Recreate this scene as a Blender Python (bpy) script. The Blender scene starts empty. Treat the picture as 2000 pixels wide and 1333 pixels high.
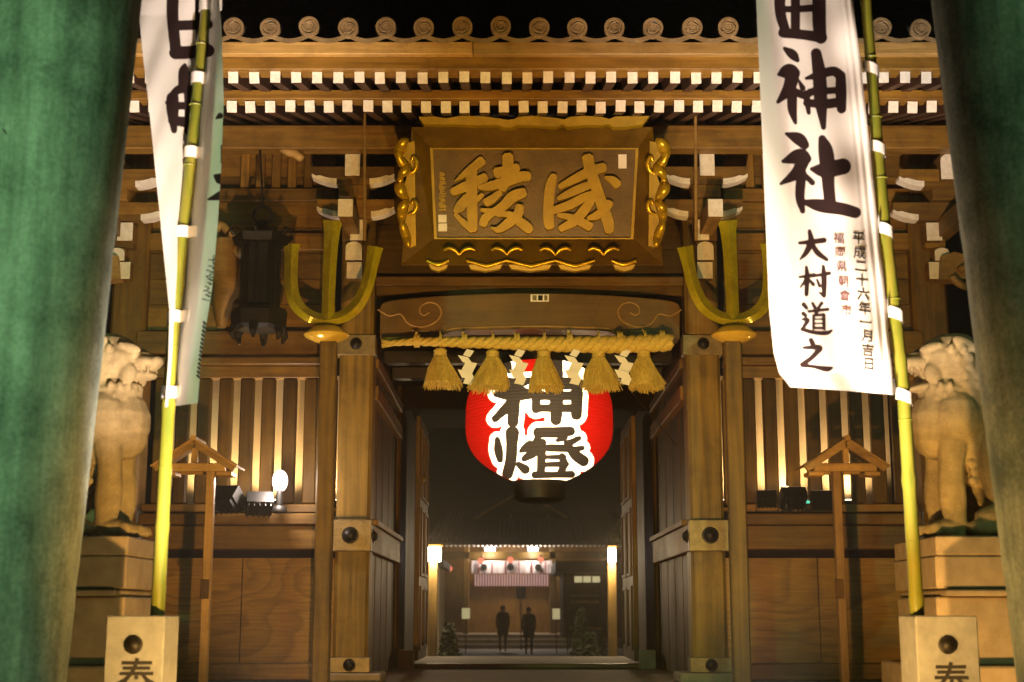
import bpy, bmesh, math, random
import numpy as np
from mathutils import Vector, Matrix
random.seed(7); rng = np.random.RandomState(7)
SC = bpy.context.scene
COL = SC.collection

# ------------------------------------------------------------------ camera
F, CX, CY, EYE = 2780.0, 1000.0, 666.5, 1.6
TH = math.atan(530.5 / F)                      # horizon lies at row 1197 of the 1333
ST, CT = math.sin(TH), math.cos(TH)
cam = bpy.data.cameras.new('camera'); camo = bpy.data.objects.new('camera', cam); COL.objects.link(camo)
camo.location = (0, 0, EYE); camo.rotation_euler = (math.pi / 2 + TH, 0, 0)
cam.sensor_width = 36; cam.lens = F / 2000 * 36; cam.clip_end = 600
cam.dof.use_dof = True; cam.dof.focus_distance = 16.0; cam.dof.aperture_fstop = 1.6
SC.camera = camo
# ------------------------------------------------------------------ night sky
W = bpy.data.worlds.new('World'); SC.world = W; W.use_nodes = True
nt = W.node_tree; sk = nt.nodes.new('ShaderNodeTexSky'); sk.sky_type = 'NISHITA'; sk.sun_disc = False
sk.sun_elevation = math.radians(-6); sk.sun_rotation = math.radians(200)
bgn = nt.nodes['Background']; nt.links.new(sk.outputs[0], bgn.inputs[0]); bgn.inputs[1].default_value = 0.06
SC.view_settings.view_transform = 'Standard'; SC.view_settings.look = 'None'
SC.view_settings.exposure = 0; SC.view_settings.gamma = 1
SC.cycles.max_bounces = 6; SC.cycles.caustics_reflective = False; SC.cycles.caustics_refractive = False
SC.cycles.sample_clamp_indirect = 4

WARM = (1.0, 0.54, 0.14); AMBER = (1.0, 0.50, 0.12); MERC = (0.50, 1.0, 0.46); WHITE = (1.0, 0.93, 0.85)

def P(x, y, Y):
    """photo pixel -> point on the upright plane at distance Y"""
    u, v = (x - CX) / F, (CY - y) / F
    t = Y / (CT - v * ST)
    return Vector((t * u, Y, EYE + t * (ST + v * CT)))
def PX(x, y, Y): return P(x, y, Y).x
def PZ(y, Y): return P(CX, y, Y).z
GY = 16.0                                       # front plane of the gate pillars
XC = PX(1035, 900, GY)                          # the gate's axis
def MX(x, s): return x if s < 0 else 2 * XC - x

# ------------------------------------------------------------------ materials
def mat(name, color, rough=0.6, metal=0.0, spec=0.5):
    m = bpy.data.materials.new(name); m.use_nodes = True
    b = m.node_tree.nodes['Principled BSDF']
    b.inputs['Base Color'].default_value = (*color, 1); b.inputs['Roughness'].default_value = rough
    b.inputs['Metallic'].default_value = metal; b.inputs['Specular IOR Level'].default_value = spec
    return m
def nodes(m): return m.node_tree.nodes, m.node_tree.links, m.node_tree.nodes['Principled BSDF']
def ramp(N, stops):
    r = N.new('ShaderNodeValToRGB'); e = r.color_ramp.elements
    while len(e) < len(stops): e.new(0.5)
    for i, (p, c) in enumerate(stops): e[i].position = p; e[i].color = (*c, 1)
    return r
def mottled(name, c1, c2, scale=3.0, rough=0.7, bump=0.2, fine=60.0, metal=0.0, bdist=0.01, lo=0.35, hi=0.65, spec=0.4):
    m = mat(name, c1, rough, metal, spec); N, L, b = nodes(m)
    tc = N.new('ShaderNodeTexCoord'); n1 = N.new('ShaderNodeTexNoise'); n2 = N.new('ShaderNodeTexNoise')
    n1.inputs['Scale'].default_value = scale; n1.inputs['Detail'].default_value = 8; n1.inputs['Roughness'].default_value = 0.65
    n2.inputs['Scale'].default_value = fine; n2.inputs['Detail'].default_value = 4
    mp = N.new('ShaderNodeMix'); mp.data_type = 'FLOAT'; mp.inputs[0].default_value = 0.3
    geo = N.new('ShaderNodeNewGeometry')
    for n in (n1, n2): L.new(geo.outputs['Position'], n.inputs['Vector'])
    L.new(n1.outputs[0], mp.inputs[2]); L.new(n2.outputs[0], mp.inputs[3])
    r = ramp(N, [(lo, c1), (hi, c2)]); L.new(mp.outputs[0], r.inputs[0]); L.new(r.outputs[0], b.inputs['Base Color'])
    bp = N.new('ShaderNodeBump'); bp.inputs['Strength'].default_value = bump; bp.inputs['Distance'].default_value = bdist
    L.new(n2.outputs[0], bp.inputs['Height']); L.new(bp.outputs[0], b.inputs['Normal'])
    mr = N.new('ShaderNodeMapRange'); mr.inputs[3].default_value = max(0.05, rough - 0.15); mr.inputs[4].default_value = min(1, rough + 0.15)
    L.new(n1.outputs[0], mr.inputs[0]); L.new(mr.outputs[0], b.inputs['Roughness'])
    return m
def wood(name, c1, c2, axis, cross=22.0, along=1.2, rough=0.5, bump=0.25):
    """streaks run along the given axis; every object gets its own piece of grain and its own tone"""
    m = mat(name, c1, rough); N, L, b = nodes(m)
    geo = N.new('ShaderNodeNewGeometry'); oi = N.new('ShaderNodeObjectInfo')
    ad = N.new('ShaderNodeVectorMath'); ad.operation = 'ADD'
    ml = N.new('ShaderNodeMath'); ml.operation = 'MULTIPLY'; ml.inputs[1].default_value = 37.0
    L.new(oi.outputs['Random'], ml.inputs[0]); L.new(geo.outputs['Position'], ad.inputs[0]); L.new(ml.outputs[0], ad.inputs[1])
    mp = N.new('ShaderNodeMapping'); sc = [cross] * 3; sc['XYZ'.index(axis)] = along; mp.inputs['Scale'].default_value = sc
    L.new(ad.outputs[0], mp.inputs['Vector'])
    n1 = N.new('ShaderNodeTexNoise'); n1.inputs['Scale'].default_value = 1.0; n1.inputs['Detail'].default_value = 6; n1.inputs['Distortion'].default_value = 0.6
    L.new(mp.outputs[0], n1.inputs['Vector'])
    n2 = N.new('ShaderNodeTexNoise'); n2.inputs['Scale'].default_value = 1.4; n2.inputs['Detail'].default_value = 5
    L.new(ad.outputs[0], n2.inputs['Vector'])
    mx = N.new('ShaderNodeMix'); mx.data_type = 'FLOAT'; mx.inputs[0].default_value = 0.4
    L.new(n1.outputs[0], mx.inputs[2]); L.new(n2.outputs[0], mx.inputs[3])
    r = ramp(N, [(0.34, c1), (0.66, c2)]); L.new(mx.outputs[0], r.inputs[0])
    n4 = N.new('ShaderNodeTexNoise'); n4.inputs['Scale'].default_value = 3.1; n4.inputs['Detail'].default_value = 9; n4.inputs['Roughness'].default_value = .75; L.new(ad.outputs[0], n4.inputs['Vector'])
    r4 = ramp(N, [(.36, (.55, .52, .5)), (.52, (1, 1, 1)), (.7, (1.0, 1.0, 1.0))]); L.new(n4.outputs[0], r4.inputs[0])
    m4 = N.new('ShaderNodeMix'); m4.data_type = 'RGBA'; m4.blend_type = 'MULTIPLY'; m4.inputs[0].default_value = .7; L.new(r.outputs[0], m4.inputs[6]); L.new(r4.outputs[0], m4.inputs[7])
    hs = N.new('ShaderNodeHueSaturation'); mr = N.new('ShaderNodeMapRange'); mr.inputs[3].default_value = 0.62; mr.inputs[4].default_value = 1.3
    L.new(oi.outputs['Random'], mr.inputs[0]); L.new(mr.outputs[0], hs.inputs['Value'])
    L.new(m4.outputs[2], hs.inputs['Color']); L.new(hs.outputs[0], b.inputs['Base Color'])
    bp = N.new('ShaderNodeBump'); bp.inputs['Strength'].default_value = bump; bp.inputs['Distance'].default_value = 0.006
    L.new(n1.outputs[0], bp.inputs['Height']); L.new(bp.outputs[0], b.inputs['Normal'])
    m2 = N.new('ShaderNodeMapRange'); m2.inputs[3].default_value = rough - 0.12; m2.inputs[4].default_value = rough + 0.2
    L.new(n2.outputs[0], m2.inputs[0]); L.new(m2.outputs[0], b.inputs['Roughness'])
    return m
W1, W2 = (0.10, 0.048, 0.006), (0.25, 0.135, 0.017)
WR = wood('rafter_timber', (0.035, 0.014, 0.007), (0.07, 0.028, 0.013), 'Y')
WX, WY, WZ = [wood('timber_' + a, W1, W2, a.upper()) for a in 'xyz']
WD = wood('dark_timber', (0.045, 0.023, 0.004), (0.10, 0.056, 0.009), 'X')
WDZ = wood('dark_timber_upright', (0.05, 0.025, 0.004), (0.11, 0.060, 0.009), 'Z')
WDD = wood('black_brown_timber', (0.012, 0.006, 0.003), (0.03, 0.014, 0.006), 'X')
CEIL = mat('shade_dark_timber', (0.016, 0.008, 0.004), 1.0, 0, 0.02)  # shade put into the colour: near-black and sheenless despite the court lamps
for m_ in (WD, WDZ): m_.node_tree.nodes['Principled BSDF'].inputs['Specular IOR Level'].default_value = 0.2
WP = wood('pillar_timber', (0.075, 0.045, 0.007), (0.25, 0.155, 0.024), 'Z', 14, 0.8)
WB = wood('rainbow_beam_timber', (0.09, 0.05, 0.010), (0.17, 0.095, 0.02), 'X', 16, 0.8, 0.45)
WL = wood('pale_timber', (0.28, 0.165, 0.045), (0.46, 0.29, 0.09), 'X', 30, 2)
WLZ = wood('pale_timber_upright', (0.26, 0.15, 0.04), (0.40, 0.25, 0.08), 'Z', 30, 2)
def keyaki():
    m = mat('figured_panel', W1, 0.45); N, L, b = nodes(m)
    geo = N.new('ShaderNodeNewGeometry'); mp = N.new('ShaderNodeMapping'); mp.inputs['Scale'].default_value = (0.7, 1, 1.7); mp.inputs['Location'].default_value = (0.4, 0, -2.1)
    L.new(geo.outputs['Position'], mp.inputs[0])
    n = N.new('ShaderNodeTexNoise'); n.inputs['Scale'].default_value = 0.6; n.inputs['Detail'].default_value = 3; n.inputs['Distortion'].default_value = 0.5; n.inputs['Roughness'].default_value = 0.35
    L.new(mp.outputs[0], n.inputs['Vector'])
    ml = N.new('ShaderNodeMath'); ml.operation = 'MULTIPLY'; ml.inputs[1].default_value = 15
    L.new(n.outputs[0], ml.inputs[0])
    fr = N.new('ShaderNodeMath'); fr.operation = 'FRACT'; L.new(ml.outputs[0], fr.inputs[0])
    r = ramp(N, [(0.0, (0.23, 0.12, 0.017)), (0.4, (0.33, 0.18, 0.026)), (0.85, (0.36, 0.20, 0.03)), (1.0, (0.23, 0.12, 0.017))]); L.new(fr.outputs[0], r.inputs[0])
    n2 = N.new('ShaderNodeTexNoise'); n2.inputs['Scale'].default_value = 40; n2.inputs['Detail'].default_value = 5; L.new(geo.outputs['Position'], n2.inputs['Vector'])
    mx = N.new('ShaderNodeMix'); mx.data_type = 'RGBA'; mx.blend_type = 'MULTIPLY'; mx.inputs[0].default_value = 0.35
    L.new(r.outputs[0], mx.inputs[6]); L.new(n2.outputs[0], mx.inputs[7])
    mp2 = N.new('ShaderNodeMapping'); mp2.inputs['Scale'].default_value = (2.5, 20, 45); L.new(geo.outputs['Position'], mp2.inputs[0]); n3 = N.new('ShaderNodeTexNoise'); n3.inputs['Scale'].default_value = 1; n3.inputs['Detail'].default_value = 6; L.new(mp2.outputs[0], n3.inputs['Vector'])
    r3 = ramp(N, [(.3, (.55, .5, .45)), (.6, (1, 1, 1))]); L.new(n3.outputs[0], r3.inputs[0]); m3 = N.new('ShaderNodeMix'); m3.data_type = 'RGBA'; m3.blend_type = 'MULTIPLY'; m3.inputs[0].default_value = .8
    L.new(mx.outputs[2], m3.inputs[6]); L.new(r3.outputs[0], m3.inputs[7]); L.new(m3.outputs[2], b.inputs['Base Color'])
    return m
KEYAKI = keyaki()
STONE = mottled('granite', (0.24, 0.185, 0.12), (0.40, 0.32, 0.22), 5, 0.8, 0.3, 140, bdist=0.004)
PALEST = mottled('pale_granite', (0.17, 0.175, 0.17), (0.28, 0.285, 0.28), 9, 0.8, 0.3, 160, bdist=0.003)
STATUE = mottled('carved_granite', (0.17, 0.13, 0.06), (0.34, 0.27, 0.14), 7, 0.85, 0.6, 110, bdist=0.006)
TORII = mottled('torii_stone', (0.07, 0.095, 0.075), (0.30, 0.34, 0.29), 2.2, 0.7, 0.35, 35, bdist=0.012, lo=0.36, hi=0.68)
def streaked(m):
    N, L, b = nodes(m); geo = N.new('ShaderNodeNewGeometry'); mp = N.new('ShaderNodeMapping'); mp.inputs['Scale'].default_value = (9, 9, .7); L.new(geo.outputs['Position'], mp.inputs[0])
    n = N.new('ShaderNodeTexNoise'); n.inputs['Scale'].default_value = 1; n.inputs['Detail'].default_value = 7; n.inputs['Roughness'].default_value = .7; L.new(mp.outputs[0], n.inputs['Vector'])
    r = ramp(N, [(.35, (.35, .38, .33)), (.6, (1, 1, 1))]); L.new(n.outputs[0], r.inputs[0])
    v = N.new('ShaderNodeTexVoronoi'); v.inputs['Scale'].default_value = 26; L.new(geo.outputs['Position'], v.inputs['Vector'])
    r2 = ramp(N, [(.03, (.3, .3, .3)), (.16, (1, 1, 1))]); L.new(v.outputs['Distance'], r2.inputs[0])
    src = b.inputs['Base Color'].links[0].from_socket
    for q in (r, r2):
        mx = N.new('ShaderNodeMix'); mx.data_type = 'RGBA'; mx.blend_type = 'MULTIPLY'; mx.inputs[0].default_value = .75
        L.new(src, mx.inputs[6]); L.new(q.outputs[0], mx.inputs[7]); src = mx.outputs[2]
    L.new(src, b.inputs['Base Color'])
streaked(TORII)
GROUND = mottled('paving', (0.16, 0.14, 0.12), (0.27, 0.24, 0.2), 1.5, 0.75, 0.3, 50)
TILE = mottled('roof_tile', (0.03, 0.03, 0.032), (0.075, 0.072, 0.07), 4, 0.5, 0.2, 60)
TILEEND = mottled('lamplit_tile_end', (0.15, 0.10, 0.045), (0.30, 0.21, 0.10), 7, 0.6, 0.3, 70)  # paler and warmer than the roof tile: lamplight put into the colour
WHITEP = mottled('white_painted_wood', (0.64, 0.58, 0.48), (0.86, 0.82, 0.74), 14, 0.7, 0.25, 50, bdist=0.004)
GOLD = mottled('gilt_metal', (0.42, 0.26, 0.006), (0.72, 0.47, 0.02), 6, 0.30, 0.25, 40, metal=0.6, bdist=0.004)
TRI = mottled('gilt_blade', (0.42, 0.38, 0.006), (0.72, 0.66, 0.015), 5, 0.22, 0.2, 40, metal=0.35, bdist=0.004)
GILT = mottled('gilt_carving', (0.22, 0.145, 0.002), (0.37, 0.25, 0.005), 5, 0.40, 0.2, 50, metal=0.15, bdist=0.004)
LACQ = mottled('plaque_lacquer', (0.06, 0.032, 0.001), (0.13, 0.072, 0.002), 4, 0.36, 0.2, 50)
BRONZE = mottled('dark_bronze', (0.006, 0.005, 0.004), (0.018, 0.014, 0.010), 5, 0.5, 0.2, 40, metal=0.3)
FITTING = mottled('bronze_fitting', (0.16, 0.125, 0.065), (0.33, 0.265, 0.15), 9, 0.42, 0.3, 60, metal=0.45)
BLACKM = mat('black_metal', (0.012, 0.012, 0.012), 0.5, 0.2)
BLACKI = mat('black_ink', (0.012, 0.010, 0.010), 0.7)
STRAW = mottled('rice_straw', (0.42, 0.30, 0.055), (0.70, 0.54, 0.13), 30, 0.7, 0.5, 150, bdist=0.006)
PAPER = mat('white_paper', (0.80, 0.80, 0.80), 0.8)
GLAREG = mottled('glare_gilt', (0.80, 0.52, 0.05), (0.95, 0.68, 0.10), 4, 0.2, 0.1, 30, metal=0.25, bdist=0.003)  # bright yellow base stands in for lamp glare on the trident collars
CLOTHW = mat('white_tape', (0.82, 0.80, 0.76), 0.8)
BUSH = mottled('leaf', (0.008, 0.012, 0.004), (0.02, 0.03, 0.008), 6, 0.6)
COAT = mottled('coat', (0.012, 0.012, 0.014), (0.03, 0.025, 0.025), 9, 0.9)
COATR = mottled('russet_coat', (0.05, 0.012, 0.01), (0.09, 0.025, 0.02), 9, 0.9)
SKIN = mat('skin', (0.38, 0.22, 0.15), 0.6)
PLASTER = mottled('pale_plaster', (0.42, 0.36, 0.25), (0.55, 0.48, 0.35), 3, 0.9)
def bamboo():
    m = mat('bamboo', (0.42, 0.36, 0.06), 0.32); N, L, b = nodes(m)
    geo = N.new('ShaderNodeNewGeometry'); mp = N.new('ShaderNodeMapping'); mp.inputs['Scale'].default_value = (9, 9, 1.2); L.new(geo.outputs['Position'], mp.inputs[0])
    n = N.new('ShaderNodeTexNoise'); n.inputs['Scale'].default_value = 2; n.inputs['Detail'].default_value = 5; L.new(mp.outputs[0], n.inputs['Vector'])
    r = ramp(N, [(0.3, (0.09, 0.12, 0.012)), (0.5, (0.15, 0.16, 0.016)), (0.75, (0.21, 0.18, 0.026))]); L.new(n.outputs[0], r.inputs[0]); L.new(r.outputs[0], b.inputs['Base Color'])
    return m
BAMBOO = bamboo()
def emit(name, color, strength):
    m = bpy.data.materials.new(name); m.use_nodes = True; N = m.node_tree.nodes; N.clear()
    e = N.new('ShaderNodeEmission'); e.inputs[0].default_value = (*color, 1); e.inputs[1].default_value = strength
    o = N.new('ShaderNodeOutputMaterial'); m.node_tree.links.new(e.outputs[0], o.inputs[0]); return m
LENS = emit('lit_warm_lens', (1, 0.72, 0.42), 18)
def printed(name, cloth, ink, trans, halo=None, tcol=None):
    """cloth or paper with flat print: the mesh attribute 'ink' holds the distance to the printed strokes"""
    m = bpy.data.materials.new(name); m.use_nodes = True; N, L = m.node_tree.nodes, m.node_tree.links; N.clear()
    def step(attr, a, b):
        at = N.new('ShaderNodeAttribute'); at.attribute_name = attr
        mr = N.new('ShaderNodeMapRange'); mr.inputs[1].default_value = a; mr.inputs[2].default_value = b; mr.inputs[3].default_value = 1; mr.inputs[4].default_value = 0
        L.new(at.outputs['Fac'], mr.inputs[0]); return mr
    base = N.new('ShaderNodeRGB'); base.outputs[0].default_value = (*cloth, 1); c = base.outputs[0]
    if halo:
        mx = N.new('ShaderNodeMix'); mx.data_type = 'RGBA'; s = step('ink', halo[1] - 0.7, halo[1] + 0.7)
        L.new(s.outputs[0], mx.inputs[0]); L.new(c, mx.inputs[6]); mx.inputs[7].default_value = (*halo[0], 1); c = mx.outputs[2]
    mx = N.new('ShaderNodeMix'); mx.data_type = 'RGBA'; s = step('ink', -0.7, 0.7)
    L.new(s.outputs[0], mx.inputs[0]); L.new(c, mx.inputs[6]); mx.inputs[7].default_value = (*ink, 1); c = mx.outputs[2]
    geo = N.new('ShaderNodeNewGeometry'); nz = N.new('ShaderNodeTexNoise'); nz.inputs['Scale'].default_value = 220; nz.inputs['Detail'].default_value = 2
    L.new(geo.outputs['Position'], nz.inputs['Vector'])
    bp = N.new('ShaderNodeBump'); bp.inputs['Strength'].default_value = 0.15; bp.inputs['Distance'].default_value = 0.003; L.new(nz.outputs[0], bp.inputs['Height'])
    d = N.new('ShaderNodeBsdfDiffuse'); t = N.new('ShaderNodeBsdfTranslucent'); L.new(c, d.inputs[0]); L.new(c, t.inputs[0]); L.new(bp.outputs[0], d.inputs['Normal'])
    ms = N.new('ShaderNodeMixShader'); ms.inputs[0].default_value = trans; L.new(d.outputs[0], ms.inputs[1]); L.new(t.outputs[0], ms.inputs[2])
    o = N.new('ShaderNodeOutputMaterial'); L.new(ms.outputs[0], o.inputs[0]); return m
BANNER = printed('banner_cloth', (0.82, 0.80, 0.76), (0.03, 0.018, 0.018), 0.35)
LANTERN = printed('lantern_paper', (0.11, 0.0021, 0.0010), (0.010, 0.008, 0.006), 0.7, halo=((0.86, 0.80, 0.68), 10.0))

# ------------------------------------------------------------------ mesh building
ORIGIN = {}
def thing(name, label, cat, loc, group=None, kind=None):
    o = bpy.data.objects.new(name, None); COL.objects.link(o); o.empty_display_size = 0.2
    o.location = loc; ORIGIN[o] = Vector(loc); o['label'] = label; o['category'] = cat
    if group: o['group'] = group
    return o
def tag(o, label, cat, group=None):
    o['label'] = label; o['category'] = cat
    if group: o['group'] = group
    return o
def put(name, me, loc, parent=None):
    o = bpy.data.objects.new(name, me); COL.objects.link(o); loc = Vector(loc); ORIGIN[o] = loc
    if parent: o.parent = parent; o.location = loc - ORIGIN[parent]
    else: o.location = loc
    return o
class MB:
    def __init__(s): s.v = []; s.f = []; s.m = []; s.cm = 0
    def add(s, vs, fs):
        b = len(s.v); s.v += [tuple(v) for v in vs]; s.f += [tuple(i + b for i in f) for f in fs]; s.m += [s.cm] * len(fs); return s
    def box(s, x0, x1, y0, y1, z0, z1):
        x0, x1 = sorted((x0, x1)); y0, y1 = sorted((y0, y1)); z0, z1 = sorted((z0, z1))
        return s.add([(x, y, z) for z in (z0, z1) for y in (y0, y1) for x in (x0, x1)],
                     [(0, 2, 3, 1), (4, 5, 7, 6), (0, 1, 5, 4), (2, 6, 7, 3), (0, 4, 6, 2), (1, 3, 7, 5)])
    def bar(s, a, b, w, h, up=(0, 0, 1)):
        a, b = Vector(a), Vector(b); d = (b - a).normalized(); x = d.cross(Vector(up)).normalized(); u = x.cross(d)
        vs = [p + x * i * w / 2 + u * j * h / 2 for p in (a, b) for j in (-1, 1) for i in (-1, 1)]
        return s.add(vs, [(0, 1, 3, 2), (4, 6, 7, 5), (0, 4, 5, 1), (2, 3, 7, 6), (0, 2, 6, 4), (1, 5, 7, 3)])
    def tube(s, pts, rad, n=12, cap=True, flat=1.0):
        pts = [Vector(p) for p in pts]; k = len(pts); rad = rad if hasattr(rad, '__len__') else [rad] * k
        base = len(s.v); ref = Vector((0, 0, 1)); prev = None; vs = []
        for i, p in enumerate(pts):
            d = (pts[min(i + 1, k - 1)] - pts[max(i - 1, 0)]).normalized()
            if prev is None:
                r = ref if abs(d.dot(ref)) < 0.9 else Vector((0, 1, 0)); x = d.cross(r).normalized()
            else: x = (prev - d * prev.dot(d)).normalized()
            prev = x; y = d.cross(x)
            for j in range(n):
                a = 2 * math.pi * j / n; vs.append(p + (x * math.cos(a) + y * math.sin(a) * flat) * rad[i])
        fs = [(i * n + j, i * n + (j + 1) % n, (i + 1) * n + (j + 1) % n, (i + 1) * n + j) for i in range(k - 1) for j in range(n)]
        if cap: fs += [tuple(range(n))[::-1], tuple((k - 1) * n + j for j in range(n))]
        return s.add(vs, fs)
    def lathe(s, prof, c, n=24, axis='Z', sx=1, sy=1, cap=True):
        c = Vector(c); vs = []
        for r, h in prof:
            for j in range(n):
                a = 2 * math.pi * j / n; p = (r * math.cos(a) * sx, r * math.sin(a) * sy, h)
                if axis == 'Y': p = (p[0], h, p[1])
                if axis == 'X': p = (h, p[0], p[1])
                vs.append(c + Vector(p))
        k = len(prof)
        fs = [(i * n + j, i * n + (j + 1) % n, (i + 1) * n + (j + 1) % n, (i + 1) * n + j) for i in range(k - 1) for j in range(n)]
        if cap: fs += [tuple(range(n))[::-1], tuple((k - 1) * n + j for j in range(n))]
        return s.add(vs, fs)
    def prism(s, poly, y0, y1, mp=None):
        """closed polygon of (x, z) pushed from y0 to y1"""
        n = len(poly); vs = [(x, y0, z) for x, z in poly] + [(x, y1, z) for x, z in poly]
        if mp: vs = [mp(*v) for v in vs]
        return s.add(vs, [tuple(range(n)), tuple(range(2 * n - 1, n - 1, -1))] + [(i, i + n, (i + 1) % n + n, (i + 1) % n) for i in range(n)])
    def strip(s, L, R, T):
        """thick ribbon: L and R edge points, T thickness vector"""
        k = len(L); vs = [*L, *R, *[p + T for p in L], *[p + T for p in R]]
        fs = []
        for i in range(k - 1):
            fs += [(i, i + 1, k + i + 1, k + i), (2 * k + i, 3 * k + i, 3 * k + i + 1, 2 * k + i + 1), (i, 2 * k + i, 2 * k + i + 1, i + 1), (k + i, k + i + 1, 3 * k + i + 1, 3 * k + i)]
        fs += [(0, k, 3 * k, 2 * k), (k - 1, 3 * k - 1, 4 * k - 1, 2 * k - 1)]
        return s.add(vs, fs)
    def mirror(s, do=True):
        if do: s.v = [(2 * XC - x, y, z) for x, y, z in s.v]; s.f = [f[::-1] for f in s.f]
        return s
    def mesh(s, name, mats, bevel=0, smooth=False, c=None, merge=False):
        mats = mats if isinstance(mats, (list, tuple)) else [mats]
        a = np.array(s.v); c = Vector(c) if c is not None else Vector(((a.max(0) + a.min(0)) / 2))
        me = bpy.data.meshes.new(name); me.from_pydata([Vector(v) - c for v in s.v], [], s.f)
        for m in mats: me.materials.append(m)
        if len(mats) > 1: me.polygons.foreach_set('material_index', s.m)
        bm = bmesh.new(); bm.from_mesh(me)
        if merge: bmesh.ops.remove_doubles(bm, verts=bm.verts, dist=1e-5)
        bmesh.ops.recalc_face_normals(bm, faces=bm.faces)
        if bevel: bmesh.ops.bevel(bm, geom=bm.edges[:], offset=bevel, segments=1, affect='EDGES', clamp_overlap=True)
        bm.to_mesh(me); bm.free()
        if smooth:
            me.polygons.foreach_set('use_smooth', [True] * len(me.polygons))
            me.set_sharp_from_angle(angle=math.radians(smooth if smooth is not True else 40))
        return me, c
    def build(s, name, mats, parent=None, bevel=0, smooth=False, merge=False):
        me, c = s.mesh(name, mats, bevel, smooth, None, merge); return put(name, me, c, parent)
def smoothline(pts, step=None, n=8):
    """Catmull-Rom through rows of numbers"""
    p = np.array(pts, float); p = np.vstack([2 * p[0] - p[1], p, 2 * p[-1] - p[-2]]); out = []
    for i in range(1, len(p) - 2):
        for t in np.linspace(0, 1, n, endpoint=False):
            a, b, c, d = p[i - 1], p[i], p[i + 1], p[i + 2]
            out.append(0.5 * (2 * b + (c - a) * t + (2 * a - 5 * b + 4 * c - d) * t * t + (3 * b - a - 3 * c + d) * t ** 3))
    out.append(p[-2]); return np.array(out)
def at(table, y):
    ks = [k for k, _ in table]; return float(np.interp(y, ks, [v for _, v in table]))
def structure(o): o['kind'] = 'structure'; return o
def light(name, kind, loc, power, color, parent=None, target=None, size=80, blend=0.5, radius=0.1):
    d = bpy.data.lights.new(name, kind); d.energy = power; d.color = color
    if kind in ('SPOT', 'POINT'): d.shadow_soft_size = radius
    if kind == 'SPOT': d.spot_size = math.radians(size); d.spot_blend = blend
    o = bpy.data.objects.new(name, d); COL.objects.link(o); o.location = loc
    if target is not None: o.rotation_euler = (Vector(target) - Vector(loc)).to_track_quat('-Z', 'Y').to_euler()
    return o
def floodlight(loc, target, power, color, label, size=80, blend=0.6, s=1.0, lens=None, group='floodlights on the ground', pole=None, radius=0.1):
    """a box floodlight on a yoke: housing, glass, yoke, base; its lamp shines out through the glass"""
    loc = Vector(loc); base = Vector((loc.x, loc.y, pole if pole is not None else loc.z - 0.3 * s))
    t = thing('floodlight', label, 'floodlight', base, group)
    d = (Vector(target) - loc).normalized(); q = d.to_track_quat('Y', 'Z').to_matrix()
    def loc2(vs): return [loc + q @ Vector(v) for v in vs]
    b = MB(); b.prism([(-.17 * s, -.13 * s), (.17 * s, -.13 * s), (.17 * s, .13 * s), (-.17 * s, .13 * s)], -0.02 * s, -0.2 * s)
    for i in range(5): b.box(-.15 * s + i * .07 * s, -.135 * s + i * .07 * s, -.25 * s, -.2 * s, -.11 * s, .11 * s)
    b.v = [tuple(v) for v in loc2(b.v)]; b.build('housing', BLACKM, t)
    b = MB(); b.box(-.15 * s, .15 * s, -0.016 * s, 0.0, -.11 * s, .11 * s); b.v = [tuple(v) for v in loc2(b.v)]; b.build('glass', lens or LENS, t)
    b = MB()
    for k in (-1, 1): b.bar(loc + q @ Vector((k * .19 * s, -.1 * s, 0)), base + Vector((k * .19 * s, 0, .02 * s)), .015 * s, .03 * s, (0, 1, 0))
    b.box(base.x - .2 * s, base.x + .2 * s, base.y - .05 * s, base.y + .05 * s, base.z, base.z + .02 * s); b.build('yoke', BLACKM, t)
    lo = light('flood_lamp', 'SPOT', loc + d * 0.03, power, color, None, target, size, blend, radius)
    lo.parent = t; lo.location = lo.location - base
    return t
# ------------------------------------------------------------------ brush strokes
def strokes(raw, ox, oy, k):
    """strokes noted in a zoomed view: (x, y, width) -> photo pixels"""
    return [[(ox + x / k, oy + y / k, w / k) for x, y, w in s] for s in raw]
def dense(ss, n=14):
    out = []
    for s in ss:
        q = smoothline(s, n=n) if len(s) > 1 else np.array(s); out.append(q)
    return np.vstack(out)
def sdf(ss, pts):
    q = dense(ss); pts = np.asarray(pts); d = np.full(len(pts), 1e3)
    for i in range(0, len(q), 64):
        c = q[i:i + 64]; dd = np.hypot(pts[:, None, 0] - c[None, :, 0], pts[:, None, 1] - c[None, :, 1]) - c[None, :, 2] / 2
        d = np.minimum(d, dd.min(1))
    return d
def stroke_mesh(mb, s, to3d, thick):
    q = smoothline(s, n=7); xy, w = q[:, :2], np.maximum(q[:, 2], 0.4) / 2
    t = np.gradient(xy, axis=0); t /= np.linalg.norm(t, axis=1)[:, None] + 1e-9; nrm = np.stack([-t[:, 1], t[:, 0]], 1)
    head = []                                          # rounded ends
    A = xy + nrm * w[:, None]; B = xy - nrm * w[:, None]
    e0, e1 = xy[0] - t[0] * w[0] * 0.45, xy[-1] + t[-1] * w[-1] * 0.45
    A = np.vstack([e0 + nrm[0] * w[0] * 0.55, A, e1 + nrm[-1] * w[-1] * 0.55]); B = np.vstack([e0 - nrm[0] * w[0] * 0.55, B, e1 - nrm[-1] * w[-1] * 0.55])
    mb.strip([to3d(*a) for a in A], [to3d(*b) for b in B], thick)


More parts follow.
